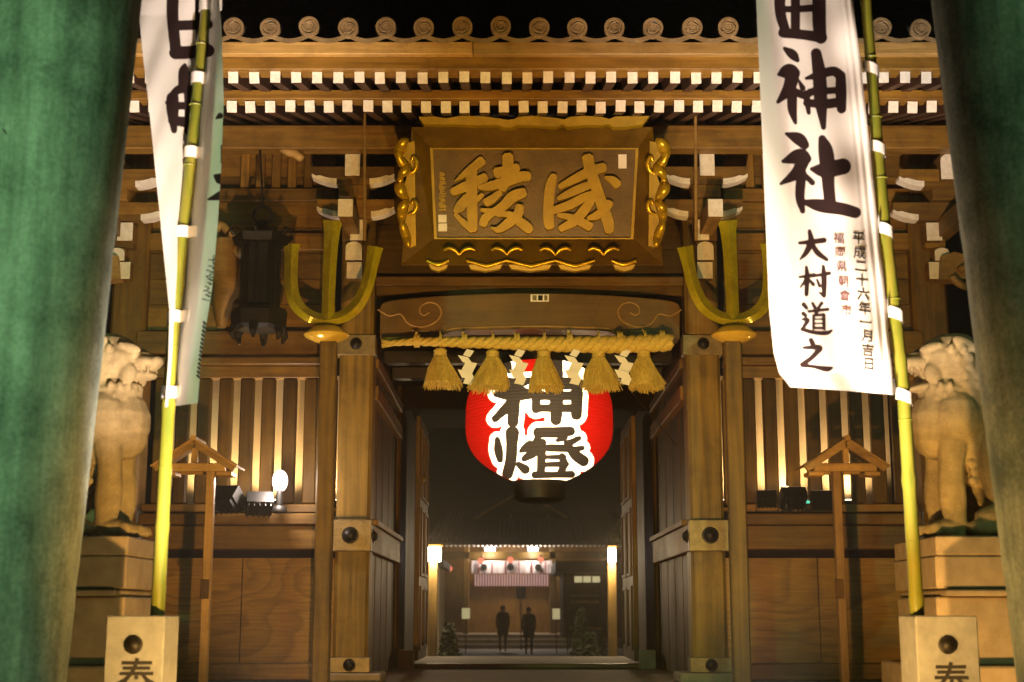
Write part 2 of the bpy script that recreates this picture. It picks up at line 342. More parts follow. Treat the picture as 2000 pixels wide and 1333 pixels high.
# ================================================================== ground and platform
GZ = 0.0; CZ = 0.22                              # street and inner court
PLAT = PZ(1336, GY)                              # top of the gate's stone platform
b = MB(); b.add([(-150, -30, GZ), (150, -30, GZ), (150, 13.2, GZ), (-150, 13.2, GZ)], [(0, 1, 2, 3)])
structure(b.build('street', GROUND))
b = MB(); b.add([(-150, 13.2, CZ - .23), (150, 13.2, CZ - .23), (150, 26, CZ), (-150, 26, CZ), (150, 260, CZ), (-150, 260, CZ)], [(0, 1, 2, 3), (3, 2, 4, 5)])
structure(b.build('courtyard', GROUND))
pf = thing('stone_platform', 'granite platform and front steps carrying the wooden gate', 'platform', (XC, GY, 0))
b = MB(); b.box(-7.2, 7.6, GY - 1.0, 26.0, 0.02, PLAT); b.build('platform_block', STONE, pf, 0.02)
for i in range(4):
    b = MB(); h = PLAT * (4 - i) / 5; b.box(XC - 2.6, XC + 2.6, GY - 1.002 - .34 * (i + 1), GY - 1.002 - .34 * i, 0.003, h); b.build('step', STONE, pf, 0.015)

# ================================================================== the gate
G = thing('shrine_gate', 'brown timber two storey shrine gate with white tipped rafters under a tiled roof', 'gate', (XC, GY, PLAT))
def wbox(name, m, x0, x1, y0, y1, z0, z1, bevel=0.008, parent=None):
    b = MB(); b.box(x0, x1, y0, y1, z0, z1); return b.build(name, m, parent or G, bevel)
def sbox(s, name, m, px0, py0, px1, py1, Y, dy, bevel=0.008, parent=None):
    """box from a left-hand pixel rectangle on plane Y, mirrored for s > 0"""
    ym = (py0 + py1) / 2
    return wbox(name, m, MX(PX(px0, ym, Y), s), MX(PX(px1, ym, Y), s), Y, Y + dy, PZ(py1, Y), PZ(py0, Y), bevel, parent)
def boss(c, r, parent, m=BRONZE, axis='Y', sgn=-1):
    b = MB(); b.lathe([(r * 1.25, 0), (r * 1.25, sgn * .012), (r, sgn * .016), (r * .92, sgn * r * .45), (r * .6, sgn * r * .8), (r * .15, sgn * r * .95)], c, 20, axis)
    return b.build('boss', m, parent, smooth=True)
def chamfer_post(x0, x1, y0, y1, z0, z1, c):
    b = MB(); pl = [(x0 + c, y0), (x1 - c, y0), (x1, y0 + c), (x1, y1 - c), (x1 - c, y1), (x0 + c, y1), (x0, y1 - c), (x0, y0 + c)]
    n = 8; b.add([(x, y, z0) for x, y in pl] + [(x, y, z1) for x, y in pl], [tuple(range(n)), tuple(range(2 * n - 1, n - 1, -1))] + [(i, (i + 1) % n, (i + 1) % n + n, i + n) for i in range(n)])
    return b
ZCAP = PZ(560, GY); ZTOP = PZ(236, GY)
XI = PX(722, 1040, GY)                           # passage side of the main pillar (left)
XO = PX(655, 1040, GY)
ZB0, ZB1 = PZ(1077, GY), PZ(1017, GY)
for s in (-1, 1):
    # main, door and rear pillars on this side
    x0, x1 = sorted((MX(XO, s), MX(XI, s)))
    p = chamfer_post(x0, x1, GY, GY + .42, PLAT + .12, ZTOP, .035).build('pillar', WP, G)
    for nm, yy in (('capital_fitting', PZ(694, GY)), ('shoe_fitting', PLAT + .12)):
        hh = PZ(655, GY) - PZ(694, GY) if nm[0] == 'c' else .16
        f = wbox(nm, FITTING, x0 - .04, x1 + .03, GY - .03, GY + .2, yy, yy + hh, .006, p)
    boss(((x0 + x1) / 2, GY - .03, PZ(673, GY)), .055, p)
    boss(((x0 + x1) / 2, GY - .03, PLAT + .2), .055, p)
    wbox('base_stone', STONE, x0 - .16, x1 + .16, GY - .16, GY + .58, PLAT + .003, PLAT + .117, .02)
    for Y in (20.2, 24.6):
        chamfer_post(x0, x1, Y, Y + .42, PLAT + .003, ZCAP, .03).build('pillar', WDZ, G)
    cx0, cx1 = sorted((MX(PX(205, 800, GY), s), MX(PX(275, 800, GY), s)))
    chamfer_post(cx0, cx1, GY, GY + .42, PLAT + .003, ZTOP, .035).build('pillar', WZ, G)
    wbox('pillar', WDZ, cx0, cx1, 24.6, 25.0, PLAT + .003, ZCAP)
    # waist beam wrapping the pillar, its metal plate and bosses
    pl = wbox('beam_plate', FITTING, MX(PX(640, 1047, GY - .1), s), MX(XI + .03, s), GY - .10, GY - .005, ZB0 - .003, ZB1 + .003, .008)
    boss((MX(PX(684, 1047, GY - .1), s), GY - .10, (ZB0 + ZB1) / 2), .075, pl)
    boss((MX(XI + .028, s), GY + .09, (ZB0 + ZB1) / 2), .06, pl, BRONZE, 'X', 1 if s < 0 else -1)
    wbox('passage_beam', WY, MX(XI - .12, s), MX(XI + .026, s), GY + .001, 20.19, ZB0, ZB1 - .04)
    wbox('passage_beam', WY, MX(XI - .12, s), MX(XI + .06, s), GY + .3, 20.19, ZB1 - .038, ZB1 + .03)
    for ya, yb in ((688, 708), (742, 772)):
        wbox('passage_beam', WY, MX(XI - .12, s), MX(XI + .03, s), GY + .42, 20.19, PZ(yb, GY), PZ(ya, GY))
    # passage side wall boards
    for i in range(9):
        ya = GY + .43 + i * .415
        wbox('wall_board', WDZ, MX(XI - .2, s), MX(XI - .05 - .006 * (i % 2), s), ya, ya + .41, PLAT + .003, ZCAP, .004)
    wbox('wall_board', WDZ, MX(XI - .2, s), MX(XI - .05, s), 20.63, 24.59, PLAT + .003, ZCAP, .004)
    # wing: waist rail, ledge, figured panel, ground sill
    sbox(s, 'waist_beam', WX, 275, 1027, 640, 1073, GY - .06, .25)
    sbox(s, 'ledge', WX, 270, 1003, 642, 1025, GY - .11, .45, .012)
    sbox(s, 'window_sill', WX, 275, 985, 640, 1001, GY + .02, .2)
    sbox(s, 'panel', KEYAKI, 275, 1090, 470, 1296, GY + .10, .06, .004)
    sbox(s, 'panel', KEYAKI, 471.5, 1090, 652, 1296, GY + .10, .06, .004)
    sbox(s, 'gap_shade_board', CEIL, 276, 1050, 652, 1300, GY + .2, .04, 0)  # added near-black board, keeps the shadowed gap over the panels dark
    sbox(s, 'ground_sill', WX, 275, 1297, 652, 1330, GY - .02, .3, .015)
    # lattice window: heavy upright bars, frame, alcove behind lit from its floor
    k = 0
    for xa in np.arange(298, 620, 42.0):
        sbox(s, 'window_bar', WDZ, xa, 739, xa + 26.5, 984, GY + .05, .10, .015)
    sbox(s, 'window_frame', WZ, 608, 739, 655, 984, GY + .06, .16, .01)
    sbox(s, 'window_head', WX, 275, 715, 652, 738, GY + .02, .2)
    sbox(s, 'moulding', WX, 275, 697, 652, 712, GY - .06, .3, .012)
    sbox(s, 'lintel', WX, 265, 646, 652, 692, GY - .02, .3, .012)
    xa, xb = MX(PX(275, 860, GY), s), MX(XO, s)
    wbox('alcove_wall', PLASTER, xa, xb, GY + 1.25, GY + 1.3, PZ(990, GY), PZ(700, GY), 0)
    wbox('alcove_floor', WX, xa, xb, GY + .24, GY + 1.24, PZ(996, GY), PZ(989, GY), 0)
    # upper wall boarding behind the brackets and the beams across it
    for i in range(8):
        ya, yb = 645 - i * 50, 645 - (i + 1) * 50 + 1
        sbox(s, 'wall_board', WX, 277, yb, 654, ya, GY + .14 + .006 * (i % 2), .06, .004)
    sbox(s, 'wall_beam', WX, 277, 455, 654, 488, GY + .05, .08)
    sbox(s, 'wall_beam', WX, 277, 368, 654, 392, GY + .02, .10)
    for xx in (470, 500, 531, 562, 594):
        sbox(s, 'slat', WZ, xx, 296, xx + 17, 367, GY + .06, .07)
    sbox(s, 'wall_post', WZ, 330, 490, 356, 644, GY + .07, .06)
    sbox(s, 'wall_beam', WX, 277, 262, 654, 292, GY - .12, .24)
# centre bay: lintel beams, curved rainbow beam with its carved scrolls
zl, zr = MX(XI, -1), MX(XI, 1)
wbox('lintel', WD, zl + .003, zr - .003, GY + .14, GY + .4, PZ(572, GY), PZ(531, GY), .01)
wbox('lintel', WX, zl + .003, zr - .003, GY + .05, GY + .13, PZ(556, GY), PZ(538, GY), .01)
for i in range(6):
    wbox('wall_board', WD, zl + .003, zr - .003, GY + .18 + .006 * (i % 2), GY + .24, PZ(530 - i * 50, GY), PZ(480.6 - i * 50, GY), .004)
YB = GY - .06
def rb(x, y): q = P(x, y, YB); return (q.x, q.z)
top = [(742, 600), (752, 590), (800, 583), (900, 576), (1035, 572.5), (1170, 576), (1270, 583), (1318, 590), (1328, 600)]
low = [(1328, 662), (1215, 661), (1190, 648), (1150, 645), (1035, 643), (920, 645), (880, 648), (856, 661), (742, 662)]
b = MB(); b.prism([rb(*p) for p in smoothline(top, n=4)] + [rb(*p) for p in low], YB, YB + .32)
kb = b.build('rainbow_beam', WB, G, 0.01)
for s in (-1, 1):
    def cv(x, y): q = P(x, y, YB - .004); q.x = MX(q.x, s); return q
    for ln, r in (([(738, 605), (760, 617), (782, 614), (795, 630), (808, 637), (830, 638), (852, 628), (862, 612), (855, 596), (838, 591), (823, 598), (820, 610), (828, 616), (838, 611)], .010),
                  ([(800, 645), (820, 647), (838, 648)], .006)):
        b = MB(); b.tube([cv(*p) for p in smoothline(ln, n=5)], r, 6); b.build('carved_scroll', WL, kb, smooth=True)
b = MB(); b.tube([P(x, y, YB - .003) for x, y in smoothline([(868, 652), (880, 643), (920, 640), (1035, 637.5), (1150, 640), (1190, 643), (1202, 652)], n=5)], .011, 6); b.build('carved_groove', WL, kb, smooth=True)
lab = wbox('name_plate', PAPER, PX(1036, 582, YB), PX(1072, 582, YB), YB - .02, YB - .002, PZ(590, YB), PZ(576, YB), .002)
for nm, x0, x1 in (('printed_mark', 1040, 1048), ('printed_mark', 1051, 1060), ('printed_mark', 1063, 1069)):
    wbox(nm, FITTING if x0 != 1051 else BRONZE, PX(x0, 582, YB), PX(x1, 582, YB), YB - .0225, YB - .0205, PZ(588, YB), PZ(578, YB), 0, lab)
# door leaves swung open into the passage, threshold, passage ceiling, rear door frame
for s in (-1, 1):
    xd = PX(820, 1000, 20.66); zt, zb = PZ(812, 20.66), PZ(1291, 20.66)
    d = wbox('door', WZ, MX(xd, s), MX(xd - .07, s), 20.66, 22.6, zb, zt, .01)
    for (a0, a1) in ((.04, .30), (.34, .62), (.66, .95)):
        for (c0, c1) in ((.08, .47), (.53, .92)):
            ya, yb = 20.66 + c0 * 1.94, 20.66 + c1 * 1.94; za, zb2 = zb + a0 * (zt - zb), zb + a1 * (zt - zb)
            b = MB(); xx = MX(xd, s); t = .025 * (1 if s < 0 else -1)
            b.box(xx, xx + t, ya, ya + .05, za, zb2); b.box(xx, xx + t, yb - .05, yb, za, zb2); b.box(xx, xx + t, ya + .05, yb - .05, za, za + .05); b.box(xx, xx + t, ya + .05, yb - .05, zb2 - .05, zb2)
            b.build('door_rail', WZ, d, .004)
    b = MB(); b.lathe([(.05, 0), (.05, .01), (.03, .03), (.008, .04)], (MX(xd + .001, s), 21.2, PZ(930, 20.7)), 14, 'X'); b.mirror(False).build('door_stud', GOLD, d, smooth=True)
    wbox('door_foot', STONE, MX(xd - .02, s), MX(xd - .24, s), 20.0, 20.19, PLAT + .003, PLAT + .26, .01)
wbox('threshold', WX, zl + .05, zr - .05, 20.25, 20.5, PLAT + .003, PZ(1297, 20.25), .015)
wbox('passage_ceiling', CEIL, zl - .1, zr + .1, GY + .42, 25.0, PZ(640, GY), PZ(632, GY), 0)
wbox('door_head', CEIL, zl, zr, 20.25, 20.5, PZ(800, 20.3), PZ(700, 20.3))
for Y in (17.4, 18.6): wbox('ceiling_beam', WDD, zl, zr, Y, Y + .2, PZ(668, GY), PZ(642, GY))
wbox('tie_rod', BLACKM, XO - .25, XI - .02, GY - .09, GY - .06, PZ(1014, GY), PZ(1011, GY), 0)

# ------------------------------------------------------------------ brackets under the eaves
def endblock(s, x0, y0, x1, y1, Y, back=GY + .1, parent=None, roundtop=False, name='bracket_arm'):
    """arm running back into the wall whose front end is painted white"""
    ym = (y0 + y1) / 2; xa, xb = MX(PX(x0, ym, Y), s), MX(PX(x1, ym, Y), s); xa, xb = sorted((xa, xb)); za, zb = PZ(y1, Y), PZ(y0, Y)
    b = MB(); b.box(xa + .004, xb - .004, Y + .012, back, za, zb - .004); o = b.build(name, WY, parent or G, .004)
    b = MB()
    if roundtop:
        w = xb - xa; pl = [(xa, za)] + [(xa + w * (0.5 - .5 * math.cos(t)), zb - .35 * w + .35 * w * math.sin(t)) for t in np.linspace(0, math.pi, 9)] + [(xb, za)]
        b.prism(pl, Y, Y + .011)
    else: b.box(xa, xb, Y, Y + .011, za, zb)
    b.build('painted_end', WHITEP, o, .002); return o
def boat_arm(s, xa, xb, y, Y, th=11, h=20, rise=(14, 14)):
    """cross arm with upturned ends, pale underside lip"""
    n = 10; xs = np.linspace(xa, xb, 2 * n + 1)
    def up(x):
        f = (x - xa) / (xb - xa); return rise[0] * max(0, 1 - f / .3) ** 2 + rise[1] * max(0, (f - .7) / .3) ** 2
    lo = [(x, y - up(x)) for x in xs]; mid = [(x, y - th * (1 if .08 < (x - xa) / (xb - xa) < .92 else .6) - up(x)) for x in xs]
    hi = [(xs[-1], y - h - up(xs[-1])), (xs[0], y - h - up(xs[0]))]
    def q(pt): r = P(pt[0], pt[1], Y); return (MX(r.x, s), r.z)
    b = MB(); b.prism([q(p) for p in mid] + [q(p) for p in hi], Y, Y + .16); o = b.build('cross_arm', WX, G)
    for u0, u1 in ((0, 7), (14, 21)):
        b = MB(); b.prism([q(p) for p in lo[u0:u1]] + [q(p) for p in mid[u0:u1][::-1]], Y - .003, Y + .157); b.build('painted_lip', WHITEP, o)
    b = MB(); b.prism([q(p) for p in lo[6:15]] + [q(p) for p in mid[6:15][::-1]], Y + .004, Y + .15); b.build('arm_belly', WX, o)
    return o
for s in (-1, 1):
    endblock(s, 674, 290, 703, 343, 15.45, roundtop=True); endblock(s, 660, 389, 689, 423, 15.0)
    endblock(s, 684, 429, 709, 469, 15.75); endblock(s, 675, 472, 707, 508, 15.82, roundtop=True); endblock(s, 677, 512, 707, 544, 15.84)
    boat_arm(s, 609, 770, 360, 15.55); boat_arm(s, 619, 770, 424, 15.7)
    sbox(s, 'bearing_block', WX, 662, 344, 716, 385, 15.6, .4); sbox(s, 'bearing_block', WX, 668, 424, 712, 470, 15.86, .2)
    endblock(s, 193, 300, 232, 350, 15.45, roundtop=True); endblock(s, 172, 392, 200, 428, 15.0)
    endblock(s, 229, 435, 259, 470, 15.75); endblock(s, 214, 484, 243, 509, 15.82, roundtop=True); endblock(s, 222, 512, 254, 545, 15.84)
    boat_arm(s, 150, 313, 365, 15.55); boat_arm(s, 160, 324, 430, 15.7)
    sbox(s, 'bearing_block', WX, 180, 352, 248, 390, 15.6, .4); sbox(s, 'bearing_block', WX, 222, 430, 262, 484, 15.86, .2)
    b = MB(); b.tube([P(712, 222, 15.2), P(712, 470, 15.2)], .018, 8); b.mirror(s > 0).build('net_pole', WL, G)
# carved pale nosing at the corner pillar, a curled trunk
for s in (-1, 1):
    b = MB(); Y = 15.75
    def q(x, y, dy=0): r = P(x, y, Y + dy); return r
    b.tube([q(*p) for p in smoothline([(452, 455), (470, 462), (474, 482), (458, 494), (444, 482), (450, 468)], n=5)], smoothline([(.10, 0), (.11, 0), (.10, 0), (.085, 0), (.06, 0), (.04, 0)], n=5)[:, 0], 10)
    b.tube([q(*p) for p in smoothline([(436, 470), (440, 520), (446, 560), (436, 600), (432, 640)], n=5)], smoothline([(.13, 0), (.17, 0), (.17, 0), (.12, 0), (.05, 0)], n=5)[:, 0], 12)
    b.tube([q(*p) for p in smoothline([(446, 580), (462, 600), (458, 630)], n=5)], smoothline([(.08, 0), (.07, 0), (.03, 0)], n=5)[:, 0], 10)
    b.tube([q(*p) for p in smoothline([(420, 450), (432, 440), (446, 452)], n=4)], .05, 8)
    if s < 0: b.build('carved_nosing', WL, G, smooth=60)
    b = MB()
    for ln in ([(165, 545), (180, 560), (200, 552), (210, 540)], [(160, 520), (172, 532), (186, 524), (196, 530)]):
        b.tube([P(*p, 15.7) for p in smoothline(ln, n=4)], .045, 8)
    b.prism([(P(*p, 15.75).x, P(*p, 15.75).z) for p in [(160, 520), (175, 500), (205, 492), (230, 500), (232, 545), (205, 548), (180, 545)]], 15.75, 15.95)
    b.mirror(s > 0).build('corner_nosing', WL, G, smooth=60)
b = MB(); b.tube([P(*p, 15.3) for p in smoothline([(549, 288), (562, 297), (575, 300), (590, 311)], n=4)], [.03] + [.05] * 11 + [.04], 8); b.build('carved_cloud', WL, G, smooth=60)

# ------------------------------------------------------------------ eaves: two rows of rafters with white ends, boards, tiles
def rafter_mesh(name, w, h, a, c):
    """bar from a (front) to c (back) with a white front cap, local to a"""
    a, c = Vector(a), Vector(c); b = MB(); d = (c - a).normalized()
    b.bar(Vector((0, 0, 0)) + d * .012, c - a, w, h); b.cm = 1; b.bar((0, 0, 0), d * .0118, w + .004, h + .004)
    return b.mesh(name, [WR, WHITEP], 0, False, (0, 0, 0))[0]
Y1, Y2 = 13.25, 14.0
z1, z2 = PZ(150, Y1), PZ(208, Y2)
m1 = rafter_mesh('flying_rafter', .092, .115, (0, Y1, z1), (0, Y2 + .6, z1 + (Y2 + .6 - Y1) * .25))
m2 = rafter_mesh('base_rafter', .098, .115, (0, Y2, z2), (0, 16.3, z2 + 2.3 * .28))
sp1 = PX(1041, 150, Y1) - PX(1000, 150, Y1); sp2 = PX(1038, 208, Y2) - PX(1000, 208, Y2)
for i in range(-27, 28):
    for nm, me_, xx, yy, zz in (('flying_rafter', m1, PX(1030, 150, Y1) + i * sp1, Y1, z1), ('base_rafter', m2, PX(1022, 208, Y2) + i * sp2, Y2, z2)):
        o = put(nm, me_, (xx + rng.normal(0, .004), yy + rng.normal(0, .008), zz - .004 + rng.normal(0, .003)), G); o.rotation_euler = (0, rng.normal(0, .02), rng.normal(0, .004))
xw0, xw1 = XC - 6.4, XC + 6.4
zk = z2 + .062
wbox('eave_tie', WX, xw0, xw1, Y2 - .05, Y2 + .15, zk, zk + .10, .006)                       # board on the base rafters
b = MB(); b.add([(xw0, Y1 + .02, z1 + .062), (xw1, Y1 + .02, z1 + .062), (xw1, Y2 + .6, z1 + .062 + (Y2 + .58 - Y1) * .25), (xw0, Y2 + .6, z1 + .062 + (Y2 + .58 - Y1) * .25)], [(0, 1, 2, 3)]); b.build('soffit_board', WR, G)
b = MB(); b.add([(xw0, Y2 + .15, z2 + .066 + .15 * .28), (xw1, Y2 + .15, z2 + .066 + .15 * .28), (xw1, 16.3, z2 + .066 + 2.3 * .28), (xw0, 16.3, z2 + .066 + 2.3 * .28)], [(0, 1, 2, 3)]); b.build('soffit_board', WR, G)
Ye = 13.1
wbox('eave_board', WX, xw0, xw1, Ye + .06, Ye + .3, PZ(136, Ye + .06) + .004, PZ(108, Ye + .06), .006)
x = xw0; i = 0
for L in (3.1, 2.72, 2.95, 2.2, 1.83):
    wbox('eave_lath', WL, x, x + L - .006, Ye - .01 - .006 * (i % 2), Ye + .3, PZ(107, Ye), PZ(83, Ye), .006); x += L; i += 1
# purlin carrying the rafters
wbox('eave_purlin', WX, xw0, xw1, 15.2, 15.42, PZ(290, 15.2), PZ(244, 15.2), .012)
# tiles: a round row and a pan per pitch; the round rows end in a disc
Yt = 12.95; zt = PZ(55, Yt); tp = PX(1074.6, 55, Yt) - PX(1000, 55, Yt); tr = .098
rd = MB(); pts = [(0, .0, 0), (0, 1.2, .55), (0, 2.4, 1.22), (0, 3.6, 2.05)]
rd.tube(pts, tr * .93, 14); mrow = rd.mesh('round_tile_row', TILE, 0, 45, (0, 0, 0))[0]
ed = MB(); ed.lathe([(tr * .7, -.012), (tr * .72, -.012), (tr * .76, -.03), (tr, -.03), (tr, .03), (tr * .5, .03)], (0, 0, 0), 24, 'Y'); [ed.tube([(math.cos(a + k) * tr * (.62 - .09 * k), -.016, math.sin(a + k) * tr * (.62 - .09 * k)) for k in np.linspace(0, 4.4, 12)], [tr * .13 * (1 - k / 13) for k in range(12)], 5) for a in (0, 2.09, 4.19)]; mend = ed.mesh('tile_end', TILEEND, 0, 35, (0, 0, 0))[0]
pn = MB(); n = 8; top = [(-tp / 2 + tp * i / n, -.055 * math.sin(math.pi * i / n) - .02) for i in range(n + 1)]
Lr = [Vector((x, 0, z)) for x, z in top]
for j in range(3):
    y0, zz0 = pts[j][1], pts[j][2]; y1, zz1 = pts[j + 1][1], pts[j + 1][2]
    vs = [(x, y0, z + zz0) for x, z in top] + [(x, y1, z + zz1) for x, z in top]
    pn.add(vs, [(i, i + 1, n + 2 + i, n + 1 + i) for i in range(n)])
pn.cm = 1
pn.add([(x, -.02, z) for x, z in top] + [(x, -.02, z - .05) for x, z in top], [(i, i + 1, n + 2 + i, n + 1 + i) for i in range(n)])
mpan = pn.mesh('pan_tile_row', [TILE, TILEEND], 0, False, (0, 0, 0))[0]
for i in range(-17, 18):
    xx = PX(977, 55, Yt) + i * tp + rng.normal(0, .006); zj = zt + rng.normal(0, .006)
    r = put('round_tile_row', mrow, (xx, Yt + .03, zj), G); e_ = put('tile_end', mend, (xx, Yt + rng.normal(0, .008), zj), r); e_.rotation_euler = (rng.normal(0, .05), rng.uniform(0, 6), 0)
    put('pan_tile_row', mpan, (xx + tp / 2, Yt + .03, zt - .03), G)

# ================================================================== hung plaque with raised gilt characters
PT, PB = 14.72, 15.18                            # leans forward at the top
def plq(x, y, off=0.0):
    f = (y - 255) / (525 - 255); return P(x, y, PT + (PB - PT) * f) + Vector((0, -off, 0))
pq = thing('gilt_plaque', 'framed plaque of two gilt brush characters hung under the eaves', 'plaque', plq(1035, 525) + Vector((0, .1, 0)))
def quadslab(name, m, pts, off, th, parent, bevel=.004):
    b = MB(); a = [plq(x, y, off) for x, y in pts]; c = [p + Vector((0, th, 0)) for p in a]; n = len(a)
    b.add(a + c, [tuple(range(n)), tuple(range(2 * n - 1, n - 1, -1))] + [(i, (i + 1) % n, (i + 1) % n + n, i + n) for i in range(n)]); return b.build(name, m, parent, bevel)
inn = [(840, 290), (1247, 290), (1237, 468), (848, 468)]
board = quadslab('board', LACQ, [(x + (6 if x < 1000 else -6) * -1, y) for x, y in inn], -.03, .05, pq)
out = [(806, 258), (1272, 258), (1292, 524), (786, 524)]
for i in range(4):                               # flaring frame, four boards with depth
    a, b2, c, d = inn[i], inn[(i + 1) % 4], out[(i + 1) % 4], out[i]
    b = MB(); q = [plq(*a, .0), plq(*b2, .0), plq(*c, .16), plq(*d, .16)]; w = [p + Vector((0, .05, 0)) for p in q]
    b.add(q + w, [(0, 1, 2, 3), (7, 6, 5, 4), (0, 4, 5, 1), (1, 5, 6, 2), (2, 6, 7, 3), (3, 7, 4, 0)]); fr = b.build('frame_board', LACQ, pq, .003)
    L = [plq(*a, .012), plq(*b2, .012)]; cx, cy = 1043, 379
    def sh(p, k): return (p[0] + (cx - p[0]) * k, p[1] + (cy - p[1]) * k)
    R = [plq(*sh(a, .028), .012), plq(*sh(b2, .028), .012)]
    b = MB(); b.strip(L, R, Vector((0, .03, 0))); b.build('gilt_fillet', GILT, pq)
RYO = [[(520, 290, 120), (430, 360, 110), (300, 460, 80), (180, 545, 15)], [(150, 680, 95), (300, 620, 120), (450, 550, 110), (560, 495, 110)],
       [(390, 420, 135), (390, 700, 140), (395, 950, 130), (412, 1150, 100)], [(330, 740, 90), (250, 860, 130), (185, 930, 60)], [(185, 955, 50), (300, 1070, 80), (400, 1150, 90)],
       [(525, 715, 55), (430, 800, 70)], [(835, 230, 130), (840, 330, 140), (830, 450, 130), (770, 650, 110)], [(690, 450, 130), (820, 420, 125), (960, 382, 105)],
       [(480, 625, 50), (600, 615, 105), (800, 560, 125), (1000, 495, 125), (1095, 490, 120)], [(745, 690, 70), (640, 775, 105), (565, 815, 100)],
       [(1040, 690, 120), (900, 745, 140), (780, 860, 120), (650, 940, 95), (560, 1010, 110), (530, 1090, 100)], [(505, 905, 40), (640, 930, 85)],
       [(985, 860, 105), (960, 960, 120), (850, 1065, 120), (720, 1150, 85), (630, 1125, 20)], [(700, 965, 50), (850, 965, 80), (950, 1030, 110), (1070, 1120, 125), (1115, 1165, 95)]]
IKA = [[(200, 475, 85), (160, 600, 125), (135, 800, 125), (135, 1000, 130), (150, 1115, 115)], [(275, 615, 70), (450, 525, 105), (650, 425, 125), (825, 375, 115)],
       [(615, 245, 140), (650, 400, 140), (715, 600, 140), (800, 850, 140), (870, 1050, 140), (885, 1170, 110)], [(255, 760, 55), (400, 695, 95), (560, 625, 105), (690, 575, 80)],
       [(200, 910, 95), (400, 840, 110), (600, 735, 100), (700, 705, 70)], [(690, 740, 90), (590, 890, 120), (450, 1045, 115), (280, 1140, 80)],
       [(250, 970, 50), (380, 990, 80), (520, 1045, 105), (650, 1115, 110)], [(885, 810, 105), (850, 890, 90), (740, 970, 105), (620, 1010, 50)], [(835, 505, 35), (930, 540, 100), (990, 600, 110)]]
for nm, raw, ox, lb in (('raised_character', RYO, 860, 'gilt left character of the plaque'), ('raised_character', IKA, 1050, 'gilt right character of the plaque')):
    b = MB()
    for i, s in enumerate(strokes(raw, ox, 270, 6.347)):
        stroke_mesh(b, s, lambda x, y, i=i: plq(x, y, .035 + .0016 * i), Vector((0, .06, 0)))
    o = b.build(nm, GILT, pq, smooth=30); o['label'] = lb
for (x0, y0, x1, y1) in ((856, 419, 872, 434), (856, 436, 873, 451), (1208, 301, 1224, 328)):
    quadslab('seal_mark', PAPER, [(x0, y0), (x1, y0), (x1, y1), (x0, y1)], -.018, .01, pq, 0)
sg = [[(861 + rng.uniform(-4, 0), y, 3.0), (868 + rng.uniform(-2, 4), y + rng.uniform(-3, 3), 2.4)] for y in np.arange(336, 412, 4.6)] + [[(864 + rng.uniform(-4, 4), y, 2.2), (864 + rng.uniform(-5, 5), y + 7, 2.0)] for y in np.arange(338, 408, 9)]
b = MB()
for i, s in enumerate(sg): stroke_mesh(b, s, lambda x, y, i=i: plq(x, y, -.024 + .0004 * i), Vector((0, .01, 0)))
b.build('signature_column', GILT, pq)
# gilt scallops along the top, scrolls at the sides and the bottom
def gtube(pts, r, name, n=4, off=.2, parent=pq, m=GOLD):
    b = MB(); q = smoothline(pts, n=n); k = len(q); rr = [r * (0.55 + 0.45 * math.sin(math.pi * i / (k - 1))) for i in range(k)]
    b.tube([plq(x, y, off) for x, y in q], rr, 8); return b.build(name, m, parent, smooth=60)
tops = [(820, 243), (850, 242), (872, 246), (900, 241.5), (945, 242), (975, 246), (990, 249), (1005, 247), (1012, 243), (1040, 241), (1085, 245), (1100, 248), (1112, 243), (1140, 241), (1172, 243), (1188, 247), (1200, 242), (1240, 242), (1265, 241)]
bot = [(1252, 258), (1215, 263), (1195, 263), (1186, 257), (1172, 260), (1140, 259), (1108, 263), (1098, 258), (1085, 263), (1050, 260), (1012, 259), (1000, 264), (985, 264), (970, 259), (930, 260), (895, 258), (862, 258), (830, 258)]
quadslab('top_scallop', GILT, tops + bot, .24, .10, pq, .003)
for s in (-1, 1):
    def sx(x): return x if s < 0 else 2078 - x
    path = smoothline([(797, 286), (784, 300), (783, 322), (796, 340), (785, 358), (784, 382), (797, 402), (788, 420), (787, 445), (796, 470), (801, 492)], n=8); k_ = len(path); b = MB()
    b.tube([plq(sx(x), y, .20 + .03 * math.sin(i * .5)) for i, (x, y) in enumerate(path)], [(.035 + .035 * abs(math.sin(i / (k_ - 1) * math.pi * 5.0))) * (1 - .3 * i / k_) for i in range(k_)], 12); b.build('side_scroll', GOLD, pq, smooth=60)
    quadslab('side_wing', GILT, [(sx(x), y) for x, y in ((812, 285), (792, 290), (788, 320), (800, 345), (788, 380), (802, 405), (792, 445), (802, 492), (815, 488))], .17, .05, pq, .003)
    gtube([(sx(x), y) for x, y in ((802, 352), (812, 345), (816, 330), (810, 318), (806, 326))], .028, 'side_curl')
    gtube([(sx(x), y) for x, y in ((800, 430), (812, 424), (816, 410), (810, 403), (806, 410))], .028, 'side_curl')
for xm in (898, 990, 1084, 1177):
    for s in (-1, 1):
        gtube([(xm + s * 30, 497), (xm + s * 20, 493), (xm + s * 8, 497), (xm, 506)], .022, 'bottom_curl', off=.17)
for x0, x1, dp in ((835, 878, 0), (912, 990, 9), (990, 1084, 11), (1084, 1160, 9), (1192, 1240, 0)):
    xm = (x0 + x1) / 2; gtube([(x0, 517), (xm - 10, 523 + dp * .3), (xm, 525 + dp * .3), (xm + 10, 523 + dp * .3), (x1, 517)], .026, 'bottom_swag', off=.18)
for x0, x1 in ((835, 880), (912, 985), (990, 1080), (1086, 1158), (1192, 1242)):
    quadslab('bottom_scallop', GILT, [(x0, 518), ((x0 + x1) / 2, 526), (x1, 518), (x1 - 8, 532), ((x0 + x1) / 2, 537), (x0 + 8, 532)], .15, .06, pq, .003)
b = MB()
